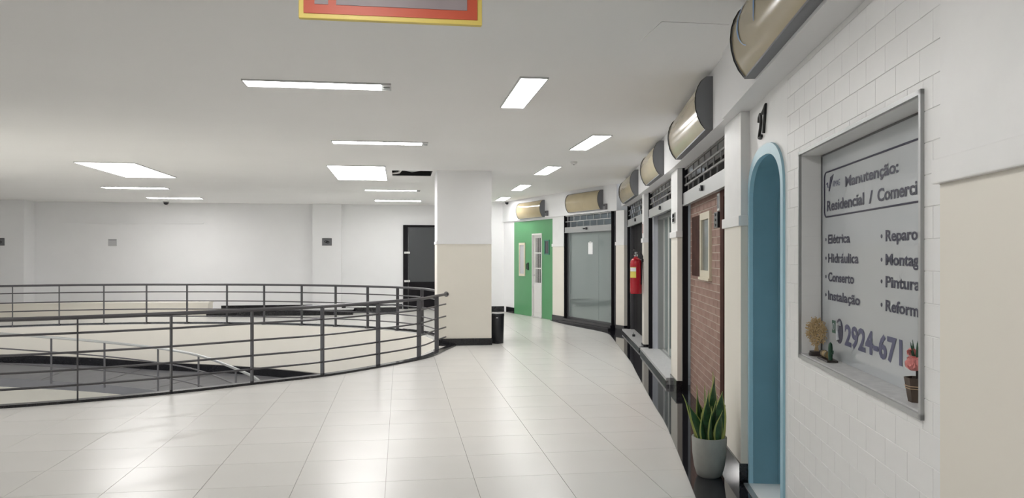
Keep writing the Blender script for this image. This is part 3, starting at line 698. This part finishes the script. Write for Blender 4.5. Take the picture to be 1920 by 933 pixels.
# ------------------------------------------------------------------ dark gate bay
sl3 = structure(MB().box(FC, .25, LC-.08, -.22, .045, 0, .075).build('trim_6', M_sill))
MB().box(FC, .25, LC-.08, .02, .050, 0, .045).build('riser', M_black, sl3)
d5 = structure(MB().box(FC, .25, LC-.02, -.26, -.20, .075, 2.2).build('door_5', M_gate))
for k in range(14):
    a = .30+k*.205; MB().box(FC, a, a+.185, -.20, -.165, .09, 2.12).build('slat', M_gate, d5, bevel=.006)
MB().box(FC, LC-.20, LC-.10, -.21, -.12, .075, 2.13).build('jamb', M_alud, d5)
pk = thing('padlock', FC(1.75, -.02, .075), 'small black floor lock on the light sill of the dark gate', 'lock')
MB().box(FC, 1.71, 1.79, -.05, .0, .075, .115).build('body', M_blackp, pk, bevel=.005); MB().tube([FC(1.73, -.025, .115), FC(1.73, -.025, .14), FC(1.77, -.025, .14), FC(1.77, -.025, .115)], .006, 6).build('shackle', M_chrome, pk)
# ------------------------------------------------------------------ large glass shop
sl1 = structure(MB().box(FG, .12, 2.32, -.30, .06, 0, .10).build('trim_7', M_border)); MB().box(FG, .12, 2.36, .06, .12, 0, .045).build('lower_step', M_black, sl1)
w3 = structure(MB().box(FG, .14, .17, -.13, -.07, .10, 2.46).box(FG, 2.27, 2.32, -.13, -.07, .10, 2.46).box(FG, .17, 2.27, -.13, -.07, .10, .135).build('window_3', M_alud))
for k, (a, b) in enumerate(((.17, .86), (.865, 2.27))):
    MB().box(FG, a, b, -.105, -.095, .135, 2.16).build('pane', M_glass, w3)
MB().box(FG, 2.20, 2.235, -.12, -.08, .135, 2.12).build('stile', M_alu, w3)
nt_ = thing('paper_notice', FG(1.22, -.09, 1.60), 'white paper notice taped to the large shop glass', 'notice')
MB().box(FG, 1.13, 1.33, -.094, -.0925, 1.57, 1.83).build('sheet', M_paper, nt_); MB().box(FG, 1.19, 1.27, -.0925, -.0915, 1.81, 1.85).build('tape', M_housing, nt_)
structure(MB().box(FG, -.35, 3.0, -2.7, -2.6, 0, 2.6).box(FG, 2.9, 3.0, -2.6, -.13, 0, 2.6).box(FG, -.35, -.25, -2.6, -.3, 0, 2.6).build('wall_shop_glass', mat('shop_grey_wall', (0.52, 0.55, 0.55), 0.8)))
dk = thing('shop_desk', FG(1.0, -1.7, 0), 'pale desk seen dimly behind the large shop glass', 'desk')
MB().box(FG, .30, 1.5, -2.0, -1.4, .70, .74).build('top', M_lav, dk)
for a in (.33, 1.44): MB().box(FG, a, a+.04, -1.97, -1.43, 0, .70).build('side_panel', M_lav, dk)
MB().box(FG, .37, 1.44, -1.95, -1.92, .25, .70).build('modesty_panel', M_lav, dk)
chx = thing('office_chair', FG(1.30, -1.0, 0), 'grey office chair seen dimly behind the large shop glass', 'chair')
MB().box(FG, 1.08, 1.52, -1.22, -.80, .44, .51).build('seat', M_lav, chx, bevel=.02); MB().box(FG, 1.10, 1.50, -.84, -.78, .60, 1.02).build('backrest', M_lav, chx, bevel=.02)
MB().box(FG, 1.27, 1.33, -.82, -.80, .46, .66).build('spine', M_gate, chx); MB().tube([FG(1.30, -1.0, .06), FG(1.30, -1.0, .44)], .025, 8).build('column', M_alu, chx)
for k in range(5):
    c = FG(1.30, -1.0, 0); an = k*2*math.pi/5; MB().tube([(c[0], c[1], .08), (c[0]+.27*math.cos(an), c[1]+.27*math.sin(an), .03)], [.022, .016], 6).build('foot', M_gate, chx)
# ------------------------------------------------------------------ green shop front
gD0, gD1 = 3.49, 4.06
mbg = MB().box(FG, 2.915, gD0, -.12, .0, 0, 2.42).box(FG, gD1, 5.2, -.12, .0, 0, 2.42).box(FG, gD0, gD1, -.12, .0, 2.09, 2.42)
wg = structure(mbg.build('wall_green', M_green))
structure(MB().box(FG, 5.2, 6.15, -.12, .0, 0, 2.46).box(FG, 2.92, 5.2, -.12, -.01, 2.42, 2.46).build('wall_corner', M_white))
structure(MB().box(FG, 5.2, 5.72, .0, .014, 0, .15).build('baseboard_corner', M_black))
d6 = structure(MB().box(FG, gD0, gD0+.035, -.10, .015, 0, 2.09).box(FG, gD1-.035, gD1, -.10, .015, 0, 2.09).box(FG, gD0+.035, gD1-.035, -.10, .015, 2.05, 2.09).build('door_6', M_doorw))
lf = MB().box(FG, gD0+.035, gD0+.10, -.07, -.03, .02, 2.05).box(FG, gD1-.10, gD1-.035, -.07, -.03, .02, 2.05).box(FG, gD0+.10, gD1-.10, -.07, -.03, 1.98, 2.05).box(FG, gD0+.10, gD1-.10, -.07, -.03, .02, .86).build('leaf', M_doorw, d6)
MB().box(FG, gD0+.10, gD1-.10, -.062, -.058, .86, 1.98).build('pane', M_glassd, d6)
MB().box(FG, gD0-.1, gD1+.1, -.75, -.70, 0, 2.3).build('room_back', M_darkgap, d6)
for k in range(4): 
    x = gD0+.15+k*.09
    MB().tube([FG(x, -.045, .86), FG(x, -.045, 1.98)], .010, 6).build('grille_bar', M_doorw, lf)
for z in (1.22, 1.60): MB().box(FG, gD0+.10, gD1-.10, -.055, -.035, z-.015, z+.015).build('grille_rail', M_doorw, lf)
MB().box(FG, gD0+.12, gD1-.12, -.03, -.02, .12, .76).build('raised_panel', M_doorw, lf, bevel=.006)
MB().tube([FG(gD1-.07, -.03, 1.05), FG(gD1-.07, .02, 1.05), FG(gD1-.18, .02, 1.05)], .012, 6).build('handle', M_chrome, lf)
MB().box(FG, gD0, gD1, -.12, .03, 0, .02).build('threshold', M_sill, d6)
w4 = structure(MB().box(FG, 4.48, 4.53, .0, .022, 1.01, 1.87).box(FG, 4.80, 4.85, .0, .022, 1.01, 1.87).box(FG, 4.53, 4.80, .0, .022, 1.01, 1.07).box(FG, 4.53, 4.80, .0, .022, 1.81, 1.87).build('window_4', M_creamw))
MB().box(FG, 4.53, 4.80, .001, .008, 1.07, 1.81).build('pane', M_plaquel, w4)
w5 = structure(MB().box(FG, 3.07, 3.10, .0, .02, 1.56, 1.92).box(FG, 3.30, 3.33, .0, .02, 1.56, 1.92).box(FG, 3.10, 3.30, .0, .02, 1.56, 1.59).box(FG, 3.10, 3.30, .0, .02, 1.89, 1.92).build('window_5', mat('teal_frame', (0.05, 0.22, 0.16), 0.4)))
MB().box(FG, 3.10, 3.30, .001, .006, 1.59, 1.89).build('pane', M_alud, w5)
MB().box(FG, 3.19, 3.205, .006, .016, 1.59, 1.89).build('glazing_bar', M_capg, w5)
pl = thing('pull_handle', FG(4.30, 0, 1.17), 'small black handle plate on the green panel left of the white door', 'handle')
MB().box(FG, 4.27, 4.33, 0, .02, 1.17, 1.36).build('plate', M_blackp, pl); MB().tube([FG(4.30, .02, 1.20), FG(4.30, .05, 1.20), FG(4.30, .05, 1.33), FG(4.30, .02, 1.33)], .01, 6).build('grip', M_blackp, pl)
# ------------------------------------------------------------------ fire extinguisher on its pilaster
ex = Vector(FC(.12, .115, .93)); fe = thing('fire_extinguisher', tuple(ex), 'red fire extinguisher with a yellow label hung on a narrow pilaster', 'extinguisher')
MB().lathe(ex, [(.0, 0), (.085, .0), (.093, .02), (.093, .48), (.085, .53), (.06, .565), (.03, .58), (.028, .60)], 28).build('cylinder', M_red, fe, smooth=True)
MB().lathe(ex+Vector((0, 0, .60)), [(.032, 0), (.032, .03), (.022, .035), (.022, .07)], 14).build('valve', M_chrome, fe, smooth=True)
MB().tube([ex+Vector((.0, .02, .66)), ex+Vector((-.03, -.02, .70)), ex+Vector((-.07, -.07, .71))], [.013, .012, .009], 8).build('lever', M_blackp, fe)
MB().tube([ex+Vector((.0, .02, .63)), ex+Vector((-.03, -.03, .635)), ex+Vector((-.07, -.07, .63))], [.012, .011, .008], 8).build('carry_handle', M_blackp, fe)
MB().tube([ex+Vector((.02, -.03, .64)), ex+Vector((.06, -.08, .68)), ex+Vector((.09, -.09, .60)), ex+Vector((.085, -.06, .45)), ex+Vector((.08, -.055, .15))], .012, 8).build('hose', M_blackp, fe, smooth=True)
mb = MB(); vs = []
for k in range(9):
    an = math.radians(190+k*9); 
    for z in (.26, .43): vs.append(ex+Vector((.0945*math.cos(an), .0945*math.sin(an), z)))
mb.add(vs, [(2*k, 2*k+2, 2*k+3, 2*k+1) for k in range(8)]); mb.build('label_sheet', M_ylabel, fe, smooth=True)
mb = MB(); vs = []
for k in range(9):
    an = math.radians(190+k*9)
    for z in (.36, .42): vs.append(ex+Vector((.0952*math.cos(an), .0952*math.sin(an), z)))
mb.add(vs, [(2*k, 2*k+2, 2*k+3, 2*k+1) for k in range(8)]); mb.build('label_panel', M_paper, fe, smooth=True)
MB().box(FC, .06, .18, .0, .035, 1.44, 1.49).build('bracket', M_alud, fe)
sgx = thing('wall_sticker', FC(.12, .0, 1.86), 'narrow red and white marker plate above the fire extinguisher', 'sign')
MB().box(FC, .05, .20, .001, .005, 1.87, 2.08).build('plate', M_paper, sgx); MB().box(FC, .08, .17, .005, .0065, 1.90, 2.05).build('red_field', M_red, sgx)
sw = thing('switch_plate', FD(.22, .0, 1.92), 'grey double switch plate high on a cream pilaster', 'switch')
MB().box(FD, .14, .32, .0, .012, 1.92, 2.04).build('plate', M_alu, sw)
for z in (1.935, 1.985): MB().box(FD, .17, .29, .012, .018, z, z+.04).build('rocker', M_gate, sw)
# ------------------------------------------------------------------ snake plant in a concrete pot
pc = Vector((1.385, 5.43, .002)); sp_ = thing('potted_snake_plant', tuple(pc), 'snake plant in a pale concrete pot on the black border', 'plant')
MB().lathe(pc, [(.0, 0), (.072, 0), (.086, .012), (.104, .07), (.116, .16), (.121, .272), (.119, .278), (.106, .276), (.104, .24), (.0, .24)], 40).build('pot', M_conc, sp_, smooth=True)
MB().lathe(pc+Vector((0, 0, .235)), [(.0, .014), (.06, .012), (.103, .006)], 24).build('soil', M_soil, sp_, smooth=True)
random.seed(11)
def leaf(base, h, lean, az, w, tw, nm='leaf'):
    mb = MB(); vs = []; N = 10
    ca, sa = math.cos(az), math.sin(az)
    for k in range(N+1):
        t = k/N
        r = lean*(t**1.6); c = Vector((base[0]+r*ca, base[1]+r*sa, base[2]+h*(t-.06*t*t*(lean/.12))))
        ww = w*(0.62+.55*math.sin(math.pi*min(1, t*1.15)))*(1 if t < .62 else max(.03, (1-((t-.62)/.38)**1.7)))
        a = tw+1.0*t
        x = Vector((math.cos(a), math.sin(a), 0)); y = Vector((-math.sin(a), math.cos(a), 0))
        for q, dp in ((-1, .28), (-.72, .17), (0, 0), (.72, .17), (1, .28)): vs.append(c+x*(q*ww/2)+y*(dp*ww*.6))
        for q, dp in ((-1, .28), (-.72, .17), (0, 0), (.72, .17), (1, .28)): vs.append(c+x*(q*ww/2)+y*(dp*ww*.6+.0035))
    for k in range(N):
        for j in range(4):
            a, b = k*10+j, (k+1)*10+j; mi = 1 if j in (0, 3) else 0
            mb.f.append((a, a+1, b+1, b)); mb.mi.append(mi); mb.f.append((a+5, a+6, b+6, b+5)); mb.mi.append(mi)
        for j in (0, 4): mb.f.append((k*10+j, (k+1)*10+j, (k+1)*10+j+5, k*10+j+5)); mb.mi.append(1)
    mb.v = [tuple(v) for v in vs]
    return mb.build(nm, [M_leaf, M_leafy], sp_, smooth=True)
z0 = pc.z+.235
for dx, dy, h, lean, az, w, tw in [(-.075, -.01, .365, .12, 3.3, .040, .2), (-.06, -.03, .28, .09, 3.1, .052, -.4), (-.05, .03, .40, .03, 2.6, .042, .4), (-.02, -.05, .34, .01, 1.5, .062, -.3),
                                  (-.005, .02, .40, .02, 2.9, .045, .8), (.02, -.04, .30, .02, 0.3, .048, .1), (.03, .01, .47, .015, .5, .060, -.2), (.045, .04, .49, .01, 2., .045, .5),
                                  (.055, -.03, .37, .03, -.3, .064, -.6), (.07, .01, .33, .02, 0., .052, .3), (.01, .06, .36, .03, 1.2, .045, .9), (-.03, .06, .30, .05, 2.2, .042, -.7),
                                  (.05, -.055, .24, .03, -.5, .050, .0), (-.045, -.06, .22, .04, 3.9, .045, .3), (.0, -.07, .27, .01, -1.5, .046, .5), (.08, -.02, .27, .03, .1, .04, -.3)]:
    leaf((pc.x+dx, pc.y+dy, z0), h, lean, az, w*1.3, tw)
# ------------------------------------------------------------------ waste bin behind the pillar corner
bcn = Vector((-.262, 13.66, .0)); bn = thing('waste_bin', tuple(bcn), 'black cylindrical waste bin standing beside the big pillar', 'bin')
MB().lathe(bcn, [(.0, 0), (.108, 0), (.112, .01), (.122, .47), (.118, .475), (.0, .475)], 28).build('body', M_blackp, bn, smooth=True)
MB().lathe(bcn+Vector((0, 0, .475)), [(.126, 0), (.126, .035), (.118, .05), (.04, .056), (.0, .056)], 28).build('lid', M_blackp, bn, smooth=True)
MB().box(W, bcn.x-.016, bcn.x+.016, bcn.y-.128, bcn.y-.121, .445, .465).build('logo_plate', M_plaquel, bn)
MB().box(W, bcn.x-.03, bcn.x+.03, bcn.y-.16, bcn.y-.10, .006, .022).build('pedal', M_blackp, bn)
# ------------------------------------------------------------------ things on the window sill
ZS = WZ0+.0105
tc_ = Vector(FW(-1.46, -.108, ZS)); ot = thing('tree_ornament', tuple(tc_), 'gold coral tree ornament on a dark base on the window sill', 'ornament')
ax = Vector((.70, -.714, 0)).normalized()                       # disc width direction
nx = Vector((-ax.y, ax.x, 0))
MB().lathe(tc_, [(.0, 0), (.036, 0), (.037, .012), (.033, .014), (.033, .022), (.0, .022)], 24).build('base', M_darkw, ot, smooth=True)
mb = MB()
for q in (-.010, .0, .010): mb.tube([tc_+Vector((0, 0, .02))+ax*q*.9, tc_+Vector((0, 0, .045))+ax*q*.4, tc_+Vector((0, 0, .075))+ax*q*1.8], .0032, 6)
mb.build('trunk', M_gold, ot, smooth=True)
mb = MB(); random.seed(3); cc = tc_+Vector((0, 0, .118))
for k in range(330):
    a = random.uniform(0, 2*math.pi); r = math.sqrt(random.uniform(0, 1))
    p = cc+ax*(.043*r*math.cos(a))+Vector((0, 0, .060*r*math.sin(a)))+nx*random.uniform(-.012, .012)
    pts = [p]; d = random.uniform(0, 2*math.pi)
    for j in range(3):
        d += random.uniform(-1.2, 1.2); pts.append(pts[-1]+ax*.0065*math.cos(d)+Vector((0, 0, .0065*math.sin(d)))+nx*random.uniform(-.003, .003))
    mb.tube(pts, .0024, 5)
tag(mb.build('coral_crown', M_gold, ot, smooth=True), kind=None)
cx_ = Vector(FW(-1.655, -.108, ZS)); tr_ = thing('cactus_tray', tuple(cx_), 'dark tray with a small log and a tiny green cactus on the sill', 'ornament')
MB().box(FW, -1.72, -1.555, -.135, -.085, ZS, ZS+.009).build('tray', M_darkw, tr_, bevel=.002)
MB().tube([FW(-1.575, -.11, ZS+.026), FW(-1.655, -.11, ZS+.026)], .016, 12).build('log', M_log, tr_, smooth=True)
for s in (-1.585, -1.645): MB().tube([FW(s, -.11, ZS+.026), FW(s-.006, -.11, ZS+.026)], .0175, 12).build('log_band', M_darkw, tr_)
c0 = Vector(FW(-1.692, -.108, ZS+.009))
MB().tube([c0, c0+Vector((0, 0, .02)), c0+Vector((0, 0, .055)), c0+Vector((0, 0, .075)), c0+Vector((0, 0, .082))], [.0085, .010, .0105, .008, .002], 12).build('cactus', M_cact, tr_, smooth=True)
MB().tube([c0+Vector((0, 0, .03)), c0+Vector((.004, -.014, .032)), c0+Vector((.005, -.018, .045))], [.004, .005, .003], 8).build('cactus_arm', M_cact, tr_, smooth=True)
fp = Vector(FW(-2.672, -.112, ZS)); fl_ = thing('flower_pot', tuple(fp), 'dark wooden bucket with artificial pink flowers at the right end of the sill', 'flower pot')
def tpr(c, w0, w1, z0, z1, mi=0):
    r = math.radians(28); mb = MB(); vs = []
    for w, z in ((w0, z0), (w1, z1)):
        for k in range(6): a = r+k*math.pi/3; vs.append((c.x+w*math.cos(a), c.y+w*math.sin(a), c.z+z))
    return mb.add(vs, [(0, 1, 2, 3, 4, 5)]+[(k, (k+1) % 6, 6+(k+1) % 6, 6+k) for k in range(6)])
b1 = tpr(fp, .028, .041, 0, .082); b2 = tpr(fp, .026, .037, .004, .082); b1.add(b2.v, b2.f); n0 = len(b1.v)
b1.f += [(6+k, 6+(k+1) % 6, 18+(k+1) % 6, 18+k) for k in range(6)]; b1.mi += [0]*6
b1.build('bucket', M_bucket, fl_)
for z in (.046, .054):
    w = .028+.013*z/.082+.0008; r = math.radians(28)
    MB().tube([(fp.x+w*math.cos(r+k*math.pi/3), fp.y+w*math.sin(r+k*math.pi/3), fp.z+z) for k in range(6)], .0018, 5, closed=True).build('rope_band', M_rope, fl_)
MB().lathe(fp+Vector((0, 0, .068)), [(.034, 0), (.0, .004)], 12).build('filling', M_soil, fl_)
MB().tube([fp+Vector((.004, 0, .07)), fp+Vector((.003, 0, .12))], .008, 8).build('stem', M_darkw, fl_)
random.seed(5)
def petals(c, R, n, nm):
    mb = MB()
    for k in range(n):
        u = random.uniform(-.5, 1); a = random.uniform(0, 2*math.pi); q = math.sqrt(max(0, 1-u*u))
        d = Vector((q*math.cos(a), q*math.sin(a), u)); x = d.cross(Vector((0, 0, 1))); x = x.normalized() if x.length > .01 else Vector((1, 0, 0)); y = d.cross(x)
        vs = [c+d*R*.25]
        for j in range(7):
            an = j*math.pi*2/7; vs.append(c+d*R*(.80+.12*math.cos(an*2))+x*R*.55*math.cos(an)+y*R*.5*math.sin(an))
        vs.append(c+d*R*.72)
        mb.add(vs, [(0, 1+j, 1+(j+1) % 7) for j in range(7)]+[(8, 1+(j+1) % 7, 1+j) for j in range(7)])
    return mb.build(nm, M_pink, fl_, smooth=True)
petals(fp+Vector((-.008, .002, .128)), .030, 26, 'flower_head'); petals(fp+Vector((.014, -.008, .120)), .022, 18, 'flower_head'); petals(fp+Vector((-.012, .012, .165)), .016, 14, 'flower_head')
for k in range(11):
    a = random.uniform(0, 6.28); l = random.uniform(.03, .075); tip = fp+Vector((.028*math.cos(a)*random.uniform(.3, 1), .028*math.sin(a)*random.uniform(.3, 1), .135+l)); b0 = fp+Vector((0, 0, .125))
    MB().tube([b0, (b0+tip)/2+Vector((.004*math.cos(a), .004*math.sin(a), 0)), tip], [.003, .0035, .0006], 5).build('leaf', M_cact, fl_, smooth=True)
# ------------------------------------------------------------------ hanging sign
ha, hb = gcoord(-.955, 3.46); hs = thing('hanging_sign', GP(ha+.41, hb, 2.60), 'red and yellow framed sign board hanging from the ceiling', 'sign')
MB().box(GP, ha, ha+.825, hb, hb+.03, 2.612, 2.985).build('yellow_board', M_yel, hs, bevel=.003)
MB().box(GP, ha+.022, ha+.803, hb-.004, hb, 2.634, 2.963).build('red_field', M_redsign, hs)
MB().box(GP, ha+.165, ha+.755, hb-.007, hb-.004, 2.675, 2.93).build('grey_field', M_greyv, hs)
MB().box(GP, ha+.07, ha+.13, hb-.007, hb-.004, 2.675, 2.93).build('grey_cell', M_greyv, hs)
for k in (.12, .70): MB().tube([GP(ha+k, hb+.015, 2.985), GP(ha+k, hb+.015, HC)], .005, 6).build('hanger', M_alu, hs)
# ------------------------------------------------------------------ ceiling lights
def lamp_box(x, y, w, l, label, ends=False, grp='ceiling luminaires'):
    """x,y = corner nearest the left and the camera, w along the grid rows, l along the grid columns"""
    a, b = gcoord(x, y); t = thing('ceiling_light', GP(a+w/2, b+l/2, HC-.014), label, 'ceiling light', grp)
    fr = .012
    MB().box(GP, a, a+w, b, b+fr, HC-.014, HC).box(GP, a, a+w, b+l-fr, b+l, HC-.014, HC).box(GP, a, a+fr, b+fr, b+l-fr, HC-.014, HC).box(GP, a+w-fr, a+w, b+fr, b+l-fr, HC-.014, HC).build('frame', M_housing, t)
    e = .07 if ends else 0
    MB().box(GP, a+fr, a+w-fr-e, b+fr, b+l-fr, HC-.0125, HC-.002).build('diffuser', M_lampp if w*l > 1 else M_lamp, t)
    if ends:
        MB().box(GP, a+w-fr-e, a+w-fr, b+fr, b+l-fr, HC-.010, HC-.002).build('end_plate', M_housing, t)
        MB().tube([GP(a+w-fr-e, b+l/2, HC-.02), GP(a+w-fr, b+l/2, HC-.02)], .012, 8).build('lamp_socket', M_alu, t)
    return t
lamp_box(-2.23, 6.36, 1.22, .24, 'long strip light on the ceiling, nearest left one, with a bare right end', True)
lamp_box(-2.28, 9.74, 1.22, .24, 'second strip light from the front on the left ceiling, with a bare end', True)
lamp_box(-2.99, 12.44, .94, 2.35, 'large square light panel beside the hole in the ceiling')
lamp_box(-6.81, 12.00, .90, 2.30, 'large square light panel on the ceiling at the far left')
lamp_box(-8.70, 16.33, 1.30, .36, 'far strip light just behind the left large panel')
lamp_box(-9.15, 19.30, 1.30, .38, 'far strip light on the left, closest to the back wall')
lamp_box(-3.25, 17.05, 1.22, .24, 'far strip light behind the hole in the ceiling', True)
lamp_box(-3.60, 20.25, 1.22, .36, 'strip light near the dark back door')
lamp_box(.065, 6.28, .24, 1.28, 'nearest strip light above the corridor by the shops')
lamp_box(.966, 9.30, .25, 1.30, 'second strip light above the corridor, closest to the shop signs')
lamp_box(.57, 12.55, .25, 1.30, 'third strip light above the corridor')
lamp_box(.16, 15.90, .25, 1.30, 'fourth strip light above the corridor')
lamp_box(-.27, 19.20, .25, 1.20, 'last strip light above the corridor, before the green shop')
for x, y, w, l, lab_ in ((-6.2, 6.6, 1.22, .24, 'added strip light left of the nearest left strip, outside the view'), (-10.5, 6.0, 1.22, .24, 'added strip light far left over the railing, outside the view'), (-2.3, .2, 1.22, .24, 'added unseen strip light behind the camera on the left'), (-6.5, 1.2, 1.22, .24, 'added unseen strip light behind the camera at the far left'), (-.6, 1.6, .24, 1.28, 'added unseen strip light above the camera over the corridor'), (-12.6, 12.0, .9, 2.3, 'added large light panel left of the left one, outside the view')):  # unseen lamps added to raise the overall brightness
    lamp_box(x, y, w, l, lab_, grp='added unseen ceiling luminaires')
for k, (x, y) in enumerate(((-10.8, 5.2), (-8.2, 5.0), (-5.4, 5.2))):  # unseen panels added to brighten the drum wall below the ramp
    t = thing('lower_fill_light', (x, y, -.375), 'added unseen light panel under the floor slab, %s of three' % ('leftmost', 'middle', 'rightmost')[k], 'ceiling light', 'added luminaires of the level below')
    MB().box(W, x-.8, x+.8, y-.8, y+.8, -.37, -.342).build('frame', M_housing, t); MB().box(W, x-.77, x+.77, y-.77, y+.77, -.378, -.371).build('diffuser', M_lowfill, t)
# ------------------------------------------------------------------ small ceiling and wall devices
def dome(x, y, z, label, r=.05):
    t = thing('dome_camera', (x, y, z-.06), label, 'camera', 'dome cameras')
    MB().lathe((x, y, z-.025), [(r*1.15, 0), (r*1.2, .012), (r*1.1, .025)], 18).build('mount', M_doorw, t, smooth=True)
    MB().lathe((x, y, z-.025-r), [(.0, 0), (r*.5, r*.12), (r*.85, r*.45), (r, r)], 18).build('dome', M_blackp, t, smooth=True)
dome(-.13, 20.9, HC-.0, 'small dome camera on the ceiling by the green shop', .06)
dome(-9.35, 20.9, HC-.0, 'small dark dome camera high on the left before the back wall', .07)
sd = thing('smoke_detector', (.96, 12.0, HC-.05), 'small white smoke detector on the ceiling between corridor lights', 'detector')
MB().lathe((.96, 12.0, HC-.045), [(.0, 0), (.03, .002), (.05, .018), (.055, .045)], 20).build('body', M_doorw, sd, smooth=True); MB().lathe((.96, 12.0, HC-.05), [(.012, 0), (.012, .006)], 10).build('sensor', M_gate, sd)
for P, s, z, lab in ((FG, .32, 2.50, 'small dark box beside the sign of the large glass shop'), (FG, 3.10, 2.50, 'small dark box beside the sign of the green shop')):
    t = thing('alarm_box', P(s, .04, z), lab, 'box', 'small boxes beside the far signs')
    MB().box(P, s-.05, s+.05, .04, .09, z, z+.12).build('case', M_plaque, t, bevel=.004); MB().box(P, s-.03, s+.03, .09, .094, z+.07, z+.10).build('lens', M_ink, t)
def plaque(a, b, z, w, h, m, label, emblem=True):
    t = thing('wall_plaque', GP(a, b, z), label, 'plaque', 'square plaques on the back wall')
    MB().box(GP, a-w/2, a+w/2, b-.012, b, z, z+h).build('plate', m, t)
    if emblem:
        for sx, dx in ((-1, -.022), (1, .022)):
            MB().tube([GP(a+dx+.042*math.cos(k*math.pi/8), b-.014, z+h/2-dx*.35+.026*math.sin(k*math.pi/8)) for k in range(16)], .009, 6, closed=True).build('emblem_ring', M_ink, t)
    MB().box(GP, a-w/2+.015, a+w/2-.015, b-.015, b-.012, z+h-.03, z+h-.018).build('emblem_bar', M_ink if emblem else M_plaque, t)
plaque((cb0+cb1)/2, bb-.16, 1.82, .27, .21, M_plaque, 'dark grey plaque with a black emblem on the back wall column')
plaque(gcoord(-10.95, 21.1)[0], bb, 1.80, .22, .19, M_plaquel, 'pale grey faded plaque on the left part of the back wall', False)
plaque(lc-.60, bb-.62, 1.80, .27, .20, M_plaque, 'dark plaque on the far left column, cut by the photo edge')
print('objects', len(bpy.data.objects), 'tris', sum(len(m.polygons) for m in bpy.data.meshes))
